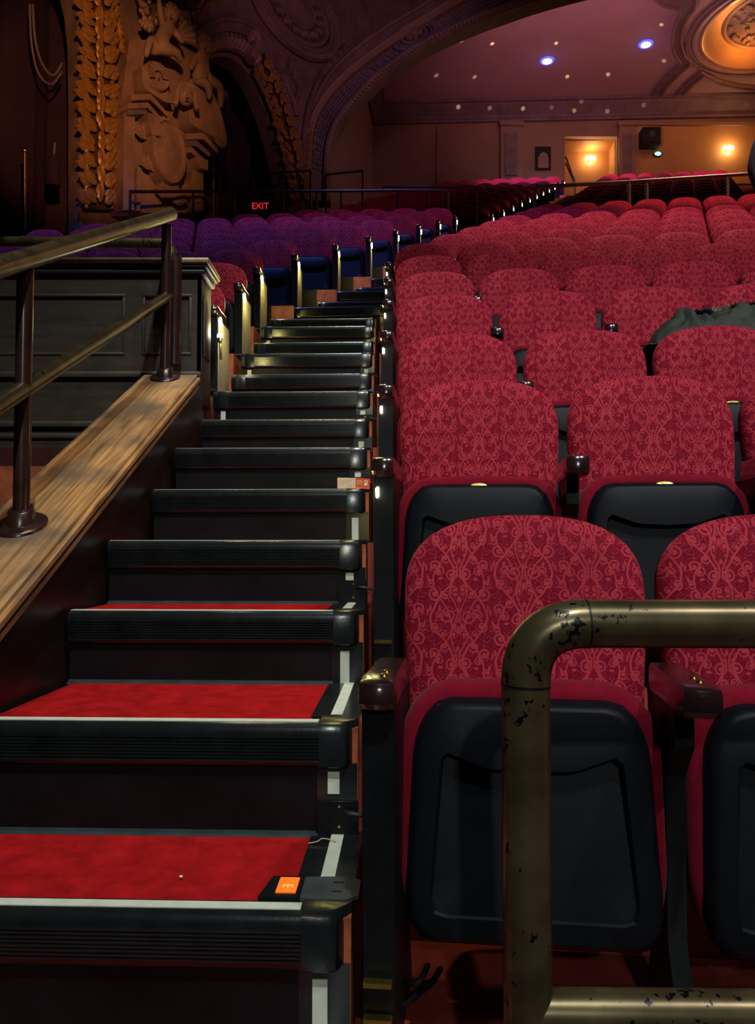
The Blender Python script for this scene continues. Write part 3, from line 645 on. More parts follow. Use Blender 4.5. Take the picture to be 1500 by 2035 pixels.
# face mask
fm = on_plane(320, 216, wo, wn) + wn * .62
face = obj('face_mask', rel(MB().ball(fm, (.125, .125, .175), 16, 12), cp.location), M['stone'], cp)
ft = (Vector((0, 0, 0)) - fm).normalized(); ft = (ft + wn * .3).normalized(); fs = Vector((ft.y, -ft.x, 0)).normalized() * -1
def fp(x, y, z): return fm + fs * x + Vector((0, 0, z)) + ft * y
obj('nose', rel(MB().tube([fp(0, .11, .05), fp(0, .15, -.02), fp(0, .155, -.045), fp(0, .12, -.06)], [.014, .022, .030, .012], 8), cp.location), M['stone'], face)
for s in (-1, 1):
    obj('eye', rel(MB().ball(fp(.045 * s, .108, .03), (.026, .026, .014), 8, 6), cp.location), M['border'], face)
    obj('brow', rel(MB().tube([fp(.015 * s, .118, .055), fp(.05 * s, .115, .065), fp(.085 * s, .09, .05)], .012, 6), cp.location), M['stone'], face)
    hp = [fp(.0, .08, .15), fp(.08 * s, .09, .13), fp(.13 * s, .04, .05), fp(.14 * s, .03, -.08), fp(.17 * s, .05, -.2)]
    obj('hair', rel(MB().tube(smooth_curve(hp, 4), .042, 8), cp.location), M['stone'], face)
obj('mouth', rel(MB().ball(fp(0, .118, -.095), (.035, .03, .012), 8, 6), cp.location), M['border'], face)
# shell hood, grapes, garlands, foot foliage
sh_ = MB(); c0 = uv(322, 88)
for i in range(9):
    a = PI * i / 8; sh_.tube([WM @ Vector((c0[0], c0[1], .3)), WM @ Vector((c0[0] + .28 * math.cos(a), c0[1] + .24 * math.sin(a), .45)), WM @ Vector((c0[0] + .42 * math.cos(a), c0[1] + .36 * math.sin(a), .38))], [.03, .06, .05], 8)
obj('shell', rel(sh_, cp.location), M['stone'], cp)
sl('canopy', [(300, 40), (345, 42), (352, 95), (330, 84), (300, 84)], .2, .4)
for nm, cs, n in (('grapes', [(250, 8), (252, 40), (258, 86)], 46), ('grapes', [(376, 95), (372, 140), (366, 178)], 30), ('garland', [(300, 12), (325, 6), (352, 20), (362, 60)], 36), ('garland', [(262, 0), (292, -6), (330, -8), (356, -2)], 30)):
    mb = MB(); s = smooth_curve([(x, y, 0) for x, y in cs], 10)
    for i in range(n):
        p = s[int(i / n * (len(s) - 1))]; mb.ball(PW(p.x + random.uniform(-7, 7), p.y + random.uniform(-5, 5), .38 + random.uniform(0, .14)), random.uniform(.032, .055), 6, 5)
    q = obj(nm, rel(mb, cp.location), M['stone'], cp); q['kind'] = 'stuff'
leaf_stone = leaf().copy(); leaf_stone.materials.clear(); leaf_stone.materials.append(M['stone'])
for (x, y, n, l) in ((312, 408, 9, .3), (352, 408, 7, .24), (262, 290, 6, .22), (272, 350, 6, .22), (350, 250, 6, .2)):
    for i in range(n):
        a = PI * (i + .5) / n; p = PW(x, y, .36); dirn = (wu * math.cos(a) + Vector((0, 0, 1)) * math.sin(a)); xx = dirn.cross(wn); e_ = obj('leaf', leaf(), None, cp)
        e_.matrix_local = Matrix.Translation(p - cp.location) @ Matrix(((xx.x * l * .5, dirn.x * l, wn.x * l * .6, 0), (xx.y * l * .5, dirn.y * l, wn.y * l * .6, 0), (xx.z * l * .5, dirn.z * l, wn.z * l * .6, 0), (0, 0, 0, 1)))
        e_.data = leaf_stone
def cherub(J):
    # J: joints as (px, py, out)
    key = ['pelvis', 'waist', 'chest', 'neck', 'crown', 'lsh', 'lel', 'lha', 'rsh', 'rel', 'rha', 'lhip', 'lkn', 'lft', 'rhip', 'rkn', 'rft']
    vs = [PW(*J[k]) - cp.location for k in key]; ed = [(0, 1), (1, 2), (2, 3), (3, 4), (2, 5), (5, 6), (6, 7), (2, 8), (8, 9), (9, 10), (0, 11), (11, 12), (12, 13), (0, 14), (14, 15), (15, 16)]
    rad = [.13, .125, .13, .06, .07, .065, .05, .035, .065, .05, .035, .11, .075, .04, .11, .075, .04]
    b = skin('cherub', vs, ed, rad, M['stone'], cp, 0, 1)
    h = vs[4]; obj('head', MB().ball(h, (.115, .115, .13), 12, 8), M['stone'], b)
    tw = (-(h + cp.location)).normalized(); sd = Vector((tw.y, -tw.x, 0)).normalized()
    obj('nose', MB().ball(h + tw * .115, (.02, .02, .025), 6, 5), M['stone'], b)
    for s in (-1, 1): obj('eye', MB().ball(h + tw * .098 + sd * .045 * s + Vector((0, 0, .025)), .016, 6, 5), M['border'], b)
    obj('mouth', MB().ball(h + tw * .105 + Vector((0, 0, -.05)), (.028, .028, .01), 6, 5), M['border'], b)
    hr_ = MB()
    for i in range(16): a = 2.4 * i; k = i / 16; hr_.ball(h + Vector((math.cos(a) * .10 * (1 - k * .6), math.sin(a) * .10 * (1 - k * .6), .05 + .09 * k)), .04, 6, 5)
    obj('hair', hr_, M['stone'], b)
cherub(dict(pelvis=(272, 118, .55), waist=(278, 104, .58), chest=(286, 88, .6), neck=(289, 76, .6), crown=(291, 62, .62), lsh=(276, 82, .6), lel=(271, 58, .6), lha=(268, 28, .6), rsh=(298, 92, .6), rel=(306, 108, .65), rha=(310, 120, .68), lhip=(264, 124, .55), lkn=(252, 104, .6), lft=(246, 142, .55), rhip=(278, 126, .58), rkn=(300, 136, .66), rft=(312, 152, .6)))
cherub(dict(pelvis=(352, 178, .58), waist=(350, 164, .58), chest=(348, 148, .6), neck=(353, 134, .6), crown=(359, 120, .62), lsh=(340, 146, .6), lel=(332, 158, .65), lha=(326, 168, .66), rsh=(361, 142, .58), rel=(370, 128, .55), rha=(372, 108, .5), lhip=(348, 186, .6), lkn=(362, 200, .68), lft=(366, 226, .62), rhip=(362, 184, .6), rkn=(386, 200, .66), rft=(392, 240, .58)))

# ------------------------------------------------------------------ big ceiling arch
YA = 15.15
def PA(px, py, y=0): return P(px, py, YA + y)
AM = Matrix(((1, 0, 0, 0), (0, 0, -1, YA), (0, 1, 0, 0), (0, 0, 0, 1)))
def auv(px, py): p = P(px, py, YA); return (p.x, p.z)
cA = [(598, 400), (600, 330), (606, 270), (622, 214), (655, 152), (702, 104), (770, 56), (850, 8), (910, -30), (1060, -105), (1280, -160), (1500, -205)]
cB = [(612, 400), (611, 336), (616, 261), (638, 209), (683, 157), (750, 104), (821, 56), (896, 11), (960, -28), (1090, -88), (1290, -142), (1500, -182)]
cB2 = [(622, 400), (620, 336), (626, 264), (648, 214), (692, 164), (758, 113), (829, 66), (904, 22), (985, -22), (1120, -80), (1300, -130), (1500, -170)]
cC1 = [(648, 400), (648, 346), (652, 293), (667, 250), (693, 214), (742, 161), (795, 119), (855, 82), (926, 49), (1000, 21), (1068, -2), (1160, -28), (1300, -60), (1500, -95)]
cC = [(656, 400), (655, 347), (659, 295), (674, 254), (700, 220), (749, 168), (801, 127), (861, 91), (932, 58), (1006, 30), (1074, 7), (1165, -18), (1305, -50), (1505, -85)]
arch = thing('ceiling_arch', 'huge dark plaster arch with lattice band and oval medallion crossing before the ceiling', 'arch', PA(630, 400))
def aslab(name, c1, c2, y0, y1, m):
    a = [(p.x, p.y) for p in smooth_curve([(x, y, 0) for x, y in c1], 5)]; b = [(p.x, p.y) for p in smooth_curve([(x, y, 0) for x, y in c2], 5)]
    me = fill([[auv(*p) for p in a + b[::-1]]], abs(y1 - y0), AM @ Matrix.Translation((0, 0, -(y0 + y1) / 2))); me.transform(Matrix.Translation(-arch.location)); return obj(name, me, M[m], arch)
def atube(c, y, r, m, nm): return obj(nm, rel(MB().tube([PA(p.x, p.y, 0) + Vector((0, y, 0)) for p in smooth_curve([(x, yy, 0) for x, yy in c], 6)], r, 8), arch.location), M[m], arch)
aslab('outer_band', cA, cB, -.05, .3, 'plaster'); aslab('fillet_band', cB, cB2, -.18, .3, 'tanwall')
aslab('lattice_band', cB2, cC1, -.04, .3, 'plaster'); aslab('soffit_band', cC1, cC, -.12, .3, 'plaster')
atube(cA, -.06, .05, 'plaster', 'moulding'); atube(cB, -.16, .035, 'tanwall', 'moulding'); atube(cC1, -.14, .05, 'border', 'moulding')
lat = MB(); sB = smooth_curve([(x, y, 0) for x, y in cB2[1:]], 14); sC = smooth_curve([(x, y, 0) for x, y in cC1[1:]], 14)
NL = 84
for i in range(NL):
    f = i / (NL - 1); b = sB[int(f * (len(sB) - 1))]; c = sC[int(f * (len(sC) - 1))]
    b2 = sB[min(len(sB) - 1, int(f * (len(sB) - 1)) + 2)]; c2 = sC[min(len(sC) - 1, int(f * (len(sC) - 1)) + 2)]
    if i >= NL - 2: continue
    for k in range(5):
        g = .14 + .18 * k + (.09 if i % 2 else 0); p = b.lerp(c, g); t = b2.lerp(c2, min(g + (.10 if i % 2 else -.06), 1))
        if abs(p.x - 820) < 48 and abs(p.y - 78) < 30: continue
        lat.tube([PA(p.x, p.y) + Vector((0, -.05, 0)), PA((p.x * .3 + t.x * .7), (p.y * .3 + t.y * .7)) + Vector((0, -.07, 0))], .028, 5)
q = obj('lattice', rel(lat, arch.location), M['border'], arch); q['kind'] = 'stuff'
dn = MB()
for p in smooth_curve([(x, y, 0) for x, y in cC1], 9): dn.box(PA(p.x + 4, p.y + 4) + Vector((0, -.15, 0)), (.05, .06, .05))
q = obj('dentils', rel(dn, arch.location), M['tanwall'], arch); q['kind'] = 'stuff'
oc = PA(822, 76); om = Matrix.Translation(oc - arch.location + Vector((0, -.06, 0))) @ Matrix.Rotation(R(24), 4, 'Y').inverted() @ Matrix.Rotation(PI / 2, 4, 'X')
for s, r in ((1, .05), (.8, .03), (.58, .04)):
    obj('oval_ring', MB().tube([om @ Vector((.43 * s * math.cos(a), .24 * s * math.sin(a), .04)) for a in [2 * PI * i / 36 for i in range(37)]], r, 8, False), M['border'], arch)
rl = MB()
for x, y, r in ((-.1, 0, .09), (.02, .03, .11), (.12, 0, .08), (0, -.07, .07)): rl.ball(om @ Vector((x, y, .04)), r, 8, 6)
obj('relief', rl, M['plaster'], arch)

# ------------------------------------------------------------------ rear walls, cornice, ceiling
c0 = P(740, 300, 25.9); c1 = P(1830, 300, 25.2); l0 = P(640, 300, 16.45)
def vwall(name, p, q, zb, zt, m, thick=.25, holes=()):
    u = Vector((q.x - p.x, q.y - p.y, 0)); L = u.length; u.normalize(); n = Vector((u.y, -u.x, 0))
    MM = Matrix(((u.x, 0, n.x, p.x), (u.y, 0, n.y, p.y), (0, 1, 0, 0), (0, 0, 0, 1)))
    me = fill([[(0, zb), (L, zb), (L, zt), (0, zt)]] + list(holes), thick, MM @ Matrix.Translation((0, 0, -thick / 2)))
    o = obj(name, me, M[m]); o['kind'] = 'structure'; return MM, o
un = Vector((c1.x - c0.x, c1.y - c0.y, 0)).normalized(); nn = Vector((un.y, -un.x, 0)); bo = Vector((c0.x, c0.y, 0))
def buv(px, py): p = on_plane(px, py, bo, nn) - bo; return (p.dot(un), p.z)
hole = [buv(1122, 362), buv(1226, 362), buv(1226, 271), buv(1122, 271)]
hole[0] = (hole[0][0], 10.4); hole[1] = (hole[1][0], 10.4)
BM_, _ = vwall('wall_back', c0, c1, 5.0, ZCEIL + .05, 'tanwall', .25, [hole])
vwall('wall_side', l0, c0, 4.6, ZCEIL + .05, 'tanwall')
def PB(px, py, w=0): return on_plane(px, py, bo + nn * w, nn)
def bslab(name, pxs, w0, w1, m, parent=None, kind=None):
    me = fill([[buv(*p) for p in pxs]], abs(w1 - w0), BM_ @ Matrix.Translation((0, 0, (w0 + w1) / 2))); o = obj(name, me, M[m], parent)
    if parent: o.data.transform(Matrix.Translation(-parent.location))
    if kind: o['kind'] = kind
    return o
rect = lambda x0, y0, x1, y1: [(x0, y1), (x1, y1), (x1, y0), (x0, y0)]
# lobby recess behind the doorway
hu0, hu1, hv = hole[0][0], hole[1][0], hole[2][1]
me = fill([[(hu0 - .6, 9.8), (hu1 + .8, 9.8), (hu1 + .8, hv + .5), (hu0 - .6, hv + .5)]], .1, BM_ @ Matrix.Translation((0, 0, -1.05))); o = obj('wall_lobby', me, M['ochre']); o['kind'] = 'structure'
for nm, c_, s_ in (('trim_1', (hu0 - .03, 11.6, -.63), (.06, hv - 9.0, .78)), ('trim_8', (hu1 + .03, 11.6, -.63), (.06, hv - 9.0, .78)), ('trim_2', ((hu0 + hu1) / 2, hv + .04, -.63), (hu1 - hu0 + .2, .08, .78))):
    struct(nm, MB().box(c_, s_, BM_), M['ochre'])
st = thing('stair_rail', 'brown diagonal handrail inside the lit doorway', 'handrail', PB(1130, 360, -.6))
for k in (0, 12): obj('rail', rel(MB().tube([PB(1124, 312 + k, -.9), PB(1142, 358 + k * .5, -.6), PB(1142, 358 + k * .5, -.6) - Vector((0, 0, .9))], .03, 8), st.location), M['darkpipe'], st)
# pilasters on the rear wall, right wall lining
for x0, x1, lab in ((994, 1036, 'flat panelled pilaster on the rear wall well left of the lit doorway'), (1228, 1262, 'flat panelled pilaster just right of the lit doorway')):
    t = thing('pilaster', lab, 'pilaster', PB((x0 + x1) / 2, 362)); bslab('shaft', rect(x0, 246, x1, 366), 0, .12, 'tanwall', t); bslab('panel', rect(x0 + 9, 268, x1 - 9, 352), .10, .16, 'plaster', t)
    bslab('capital', rect(x0 - 3, 246, x1 + 3, 254), 0, .2, 'tanwall', t)
bslab('trim_3', rect(1262, 250, 1700, 366), 0, .05, 'ochre', None, 'structure'); bslab('trim_4', rect(1262, 246, 1700, 252), 0, .12, 'tanwall', None, 'structure')
bslab('trim_5', rect(868, 252, 874, 366), 0, .05, 'tanwall', None, 'structure')
nz_ = thing('wall_niche', 'small dark framed niche with a pale arched figure on the rear wall', 'niche', PB(1078, 338)); bslab('frame', rect(1063, 293, 1094, 338), 0, .06, 'black', nz_)
bslab('figure', [(1068, 336), (1089, 336), (1089, 316), (1086, 308), (1079, 304), (1072, 308), (1068, 316)], .05, .09, 'tanwall', nz_)
# cornice
def cornice(p, q, inner):
    u = Vector((q.x - p.x, q.y - p.y, 0)).normalized(); n = Vector((u.y, -u.x, 0)); mbs = []
    zb = P(1000, 246, 25.8).z
    prof = [(0, zb), (.10, zb), (.12, zb + .07), (.06, zb + .12), (.10, zb + .2), (.34, ZCEIL - .16), (.36, ZCEIL - .10), (.46, ZCEIL - .09), (.48, ZCEIL), (0, ZCEIL)]
    return MB().loft([[Vector((a.x, a.y, 0)) + n * w + Vector((0, 0, z)) for w, z in prof] for a in (p, q)])
struct('trim_6', cornice(c0 - un * .0, c1, 0), M['border'], 20); struct('trim_7', cornice(l0, c0, 0), M['border'], 20)
co = Vector((0, 0, ZCEIL)); cn = Vector((0, 0, 1))
def PC(px, py, dz=0): return on_plane(px, py, co, cn) + Vector((0, 0, dz))
e1 = PC(1405, 52); e2 = PC(1505, 133); RR = e2.y - e1.y; dc = Vector((e1.x + RR, e1.y, ZCEIL))
circ = [(dc.x + RR * math.cos(a), dc.y + RR * math.sin(a)) for a in [2 * PI * i / 64 for i in range(64)]]
me = fill([[(-4, 15.6), (18, 15.6), (18, 26.2), (-4, 26.2)], circ], .12, Matrix.Translation((0, 0, ZCEIL + .06))); o = obj('ceiling', me, M['ceiling']); o['kind'] = 'structure'
dome = thing('ceiling_dome', 'round recessed ceiling dome with shiny gold cove ring and dark carved centre', 'ceiling dome', dc)
M['goldring'] = mat('gold_ring', (.66, .40, .20), .28, .45, var=.08, scale=2)
obj('cove_ring', MB().lathe([(RR, -.05), (RR + .05, -.04), (RR * .985, -.03), (RR * .86, .10), (RR * .76, .20), (RR * .70, .24)], (0, 0, 0), 72, None, False), M['goldring'], dome)
obj('inner_lip', MB().lathe([(RR * .72, .26), (RR * .72, .19), (RR * .69, .17), (RR * .66, .2), (RR * .66, .26)], (0, 0, 0), 72, None, False), M['tanwall'], dome)
obj('centre_plate', MB().lathe([(RR * .9, .34), (RR * .9, .27), (RR * .3, .25), (.01, .22)], (0, 0, 0), 48), M['border'], dome)
rl = MB()
for i in range(150):
    a = random.uniform(0, 2 * PI); r = RR * random.uniform(.1, .62); rl.ball((r * math.cos(a), r * math.sin(a), .23), (random.uniform(.04, .12), random.uniform(.04, .12), .05), 6, 4)
q = obj('carving', rl, M['plaster'], dome); q['kind'] = 'stuff'
for s, r in ((1.13, .05), (1.22, .04)): obj('rim_moulding', MB().tube([Vector((RR * s * math.cos(a), RR * s * math.sin(a), -.02)) for a in [2 * PI * i / 64 for i in range(65)]], r, 8, False), M['border'], dome)
bl = [(1295, -12), (1320, 8), (1345, 14), (1350, 26), (1340, 50), (1335, 80), (1342, 108), (1351, 123), (1330, 142), (1306, 170), (1288, 204)]
br = [(1385, -10), (1380, 12), (1367, 30), (1357, 52), (1353, 80), (1360, 107), (1371, 123), (1350, 143), (1324, 170), (1305, 204)]
b3 = [(1338, 205), (1346, 184), (1368, 160), (1393, 140), (1425, 158), (1468, 168), (1520, 173), (1600, 173)]
rim = thing('ceiling_moulding', 'raised double moulding bordering the mauve ceiling field beside the dome', 'moulding', PC(1340, 80))
cm = fill([[(PC(*p).x, PC(*p).y) for p in [(q.x, q.y) for q in smooth_curve([(x, y, 0) for x, y in bl], 4)] + [(q.x, q.y) for q in smooth_curve([(x, y, 0) for x, y in br], 4)][::-1]]], .05, Matrix.Translation(Vector((0, 0, ZCEIL - .025)) - rim.location)); obj('band', cm, M['border'], rim)
for c in (bl, br): obj('moulding', rel(MB().tube([PC(q.x, q.y, -.04) for q in smooth_curve([(x, y, 0) for x, y in c], 4)], .055, 8), rim.location), M['border'], rim)
rim2 = thing('ceiling_moulding', 'curved triangular moulding on the ceiling below the gold dome', 'moulding', PC(1393, 140))
for k in (0, 9): obj('moulding', rel(MB().tube([PC(x + k * .8, y + k * .7, -.03) for x, y in b3], .06, 8), rim2.location), M['border'], rim2)
# lamps on the ceiling and rear wall
M['ledglow'] = glow('led_glow', (.80, .84, 1.0), 40); M['ledhalo'] = glow('led_halo', (.08, .10, 1.0), 1.6, (.1, .1, .5))  # the rim glows blue: the downlight's halo put into its colour
for (x, y), lab in (((1087, 120), 'blue-white round downlight in the middle of the mauve ceiling'), ((1283, 87), 'blue-white round downlight nearer the ceiling moulding and dome')):
    p = PC(x, y); t = thing('downlight', lab, 'downlight', p)
    obj('lens', MB().lathe([(.13, -.03), (.12, -.045), (.02, -.05)], (0, 0, 0), 24), M['ledglow'], t); obj('rim', MB().lathe([(.21, .0), (.20, -.03), (.14, -.035), (.13, -.01)], (0, 0, 0), 24), M['ledhalo'], t)
    l = spot('downlight_lamp', (0, 0, -.08), (0, 0, -5), 240, (.62, .60, 1.0), 110, .8, .1); l.parent = t
    point('downlight_halo', (0, 0, -.12), 1.5, (.2, .22, 1.0), .05, t)
M['bulb'] = glow('bulb', (1.0, .72, .42), 26)
def sconce(px, py, w, lab):
    p = PB(px, py, w); t = thing('sconce', lab, 'wall lamp', p)
    obj('backplate', MB().lathe([(.10, 0), (.09, .03), (.05, .05)], (0, 0, 0), 16, Matrix.Rotation(PI / 2, 4, 'X')), M['brass'], t)
    for i, a in enumerate((-.17, 0, .17)):
        y = -.16 - (.06 if i == 1 else 0)
        ac = obj('arm', MB().tube(smooth_curve([(0, -.04, -.08), (a * .6, y * .7, -.14), (a, y, -.06)], 5), .012, 8), M['brass'], t)
        obj('bulb', MB().lathe([(.02, -.05), (.06, -.02), (.075, .04), (.06, .10), (.03, .14)], (a, y, 0), 14), M['bulb'], ac)
    obj('finial', MB().lathe([(.005, -.24), (.04, -.19), (.05, -.14), (.02, -.1)], (0, -.09, 0), 12), M['bulb'], t)
    t.scale = (.68, .68, .68)
    point('sconce_lamp', (0, -.45, .05), 16, (1.0, .52, .18), .12, t)
sconce(1172, 319, -.99, 'three-bulb sconce glowing inside the doorway'); sconce(1445, 299, .06, 'three-bulb sconce glowing on the open ochre wall')
sp = thing('loudspeaker', 'black box loudspeaker hung high on the ochre rear wall', 'loudspeaker', PB(1291, 292, .3))
obj('cabinet', MB().rbox((0, 0, .28), (.58, .42, .54), .02, 2), M['black'], sp); obj('grille', MB().rbox((0, -.215, .28), (.5, .02, .46), .008, 1), M['steel'], sp); obj('driver', MB().lathe([(.12, 0), (.11, .015), (.03, .01)], (0, 0, 0), 20, Matrix.Translation((0, -.225, .30)) @ Matrix.Rotation(PI / 2, 4, 'X')), M['conduit'], sp); obj('bracket', MB().box((0, .22, .28), (.12, .1, .12)), M['steel'], sp)
M['greenlit'] = glow('green_lit', (.18, .95, .60), 2.2)
gl = thing('green_lamp', 'small oval green indicator lamp below the wall loudspeaker', 'lamp', PB(1306, 307, .05)); obj('housing', MB().lathe([(.15, 0), (.14, .05)], (0, 0, 0), 20, Matrix.Rotation(PI / 2, 4, 'X') @ Matrix.Diagonal((1, .6, 1, 1))), M['black'], gl); obj('lens', MB().lathe([(.11, .04), (.10, .07), (.02, .08)], (0, 0, 0), 20, Matrix.Rotation(PI / 2, 4, 'X') @ Matrix.Diagonal((1, .6, 1, 1))), M['greenlit'], gl)
M['exitred'] = glow('exit_red', (1.0, .03, .06), .75, (.3, 0, 0))
xp = P(517, 410, 13.75); ex = thing('exit_sign', 'red lit EXIT sign under the raised dark rail', 'sign', xp)
obj('housing', MB().rbox((0, .04, 0), (.36, .07, .2), .01, 1), M['black'], ex); obj('letters', text_mesh('EXIT', .17, Matrix.Translation((0, -.006, .0)) @ Matrix.Rotation(PI / 2, 4, 'X')), M['exitred'], ex)
obj('stem', MB().box((0, .05, -.4), (.05, .05, .7)), M['black'], ex)
ex.scale = (.86, 1, .9)
# lamps shining the small glints of a crystal chandelier (out of frame) on the ceiling
for x, y in ((867, 150), (943, 153), (917, 82), (955, 50), (978, 87), (1105, 86), (1314, 49), (1319, 121), (1127, 152), (967, 214), (1035, 215), (1094, 213), (1155, 201), (1283, 208), (1208, 148), (904, 212), (1140, 219), (1209, 220)):
    t = PC(x, y); l = spot('glint_spot', (4.5, 17.2, 9.2), t, random.uniform(1500, 9000), (1, .72, .42), random.uniform(.35, .7), .8, .0)
point('dome_cove_lamp', (dc.x - .2, dc.y + 1.1, ZCEIL - .35), 55, (1.0, .34, .06), .25)
point('dome_cove_lamp', (dc.x - 1.35, dc.y - .5, ZCEIL - .5), 26, (1.0, .62, .40), .2)

# ------------------------------------------------------------------ theatre seats
def outline(pts, rad, n=56):        # rounded polygon sampled by arc length, starting at the top centre
    P_ = [Vector(p) for p in pts]; path = []
    for i, p in enumerate(P_):
        a, b = P_[i - 1], P_[(i + 1) % len(P_)]; r = rad[i]
        if r <= 0: path.append(p.copy()); continue
        p0 = p + (a - p).normalized() * r; p1 = p + (b - p).normalized() * r
        for k in range(9):
            t = k / 8; path.append(p0 * (1 - t) ** 2 + p * 2 * t * (1 - t) + p1 * t * t)
    path.append(path[0]); L = [0]
    for i in range(1, len(path)): L.append(L[-1] + (path[i] - path[i - 1]).length)
    out = []
    for k in range(n):
        s = L[-1] * k / n; i = max(j for j in range(len(L) - 1) if L[j] <= s + 1e-9)
        f = (s - L[i]) / max(L[i + 1] - L[i], 1e-9); out.append(path[i].lerp(path[i + 1], f))
    return out
def back_outline(n=64):
    pts = []; zc = .72; rz = .17; w = .252
    for i in range(41):
        a = PI / 2 - PI / 2 * i / 40; c = abs(math.cos(a)) ** (2 / 2.55); s = abs(math.sin(a)) ** (2 / 2.55); pts.append(Vector((w * c, zc + rz * s)))
    right = pts + [Vector((.251, .66)), Vector((.243, .55)), Vector((.236, .44)), Vector((.225, .37)), Vector((.19, .345)), Vector((0, .34))]
    left = [Vector((-p.x, p.y)) for p in right[::-1]][1:-1]
    return outline(right + left, [0] * (len(right) + len(left)), n)
TILT = .19
def tilt_y(z): return (z - .38) * TILT
def ring3(o, s, y, c, tilt=TILT, dz=0):
    return [Vector((c.x + (p.x - c.x) * s, y + ((c.y + (p.y - c.y) * s) - .38) * tilt, c.y + (p.y - c.y) * s + dz)) for p in o]
def backrest_mesh():
    o = back_outline(); c = Vector((0, .63)); mb = MB()
    pr_ = [(.965, .040), (.992, .030), (1.0, .012), (.998, -.004), (.985, -.018), (.955, -.030), (.90, -.038), (.78, -.046), (.55, -.052), (.28, -.055), (.04, -.056)]
    return mb.loft([ring3(o, s, y, c) for s, y in pr_])
def shell_mesh():
    o = back_outline(48); c = Vector((0, .63)); return MB().loft([ring3(o, s, y, c) for s, y in [(.93, .03), (.985, .036), (.985, .048), (.95, .066), (.80, .074)]])
def cushion_outline(n=56): return outline([(0, .562), (.185, .557), (.245, .490), (.247, .20), (.215, .10), (-.215, .10), (-.247, .20), (-.245, .490), (-.185, .557)], [0, .044, .044, .05, .05, .05, .05, .044, .044], n)
def pan_outline(n=56): return outline([(0, .535), (.178, .534), (.218, .465), (.232, .16), (.21, .105), (-.21, .105), (-.232, .16), (-.218, .465), (-.178, .534)], [0, .038, .038, .028, .028, .028, .028, .038, .038], n)
def recess_outline(n=56): return outline([(0, .408), (.08, .412), (.155, .440), (.162, .43), (.184, .16), (-.184, .16), (-.162, .43), (-.155, .440), (-.08, .412)], [0, 0, .0, .0, .03, .03, 0, 0, 0], n)
ST = .14
def cushion_mesh():
    o = cushion_outline(); c = Vector((0, .33)); return MB().loft([ring3(o, s, y, c, ST) for s, y in [(.90, -.052), (.97, -.058), (1.0, -.075), (1.0, -.11), (.985, -.128), (.95, -.138), (.9, -.14)]])
def pan_mesh():
    o = pan_outline(); r = recess_outline(); c = Vector((0, .32))
    def fl(s): return [v_ + Vector((0, -.030 * (.44 - v_.z) / .28, 0)) for v_ in ring3(r, s, -.142, c, ST)]
    L = [ring3(o, s, y, c, ST) for s, y in [(.99, -.12), (1.0, -.135), (.995, -.150), (.975, -.163), (.945, -.172), (.915, -.176)]]
    L += [ring3(r, 1.02, -.177, c, ST), ring3(r, 1.0, -.172, c, ST), fl(.985), fl(.6), fl(.1)]
    return MB().loft(L)
SEATM = {}
def sm(name, fn, m, ang=40):
    if name not in SEATM: me = mesh_of(fn(), name, ang); me.materials.append(M[m]); SEATM[name] = me
    return SEATM[name]
def arm_mesh():
    top = [(-.030, -.055), (-.031, -.20), (-.034, -.30), (-.030, -.325), (-.015, -.335), (.015, -.335), (.030, -.325), (.034, -.30), (.031, -.20), (.030, -.055)]
    def rg(s, z, g=0): return [Vector((x * s, y + g if y < -.3 else y, z)) for x, y in top]
    return MB().loft([rg(.80, .540, .03), rg(.95, .546, .008), rg(1, .556), rg(1, .580), rg(.96, .590, .006), rg(.85, .595, .02)])
def standard_mesh(ext=0.0, w=.034, end=False):
    f = -.30 if end else -.20
    prof = [(.06, -ext), (.06, .03 - ext), (.0, .07), (.0, .38), (.03, .545), (f, .545), (f, .47), (-.13 if not end else f, .40), (-.13 if not end else f + .02, .10), (-.22 if not end else f, .03 - ext), (-.22 if not end else f, -ext)]
    return MB().loft([[Vector((x, y, z)) for y, z in prof] for x in (-w / 2, -w / 2 + .003, w / 2 - .003, w / 2)]) if False else MB().loft([[Vector((x, y, z)) for y, z in prof] for x in (-w / 2, w / 2)])
M['aislelit'] = glow('aisle_lit', (1.0, .93, .60), 18)
AX = .266
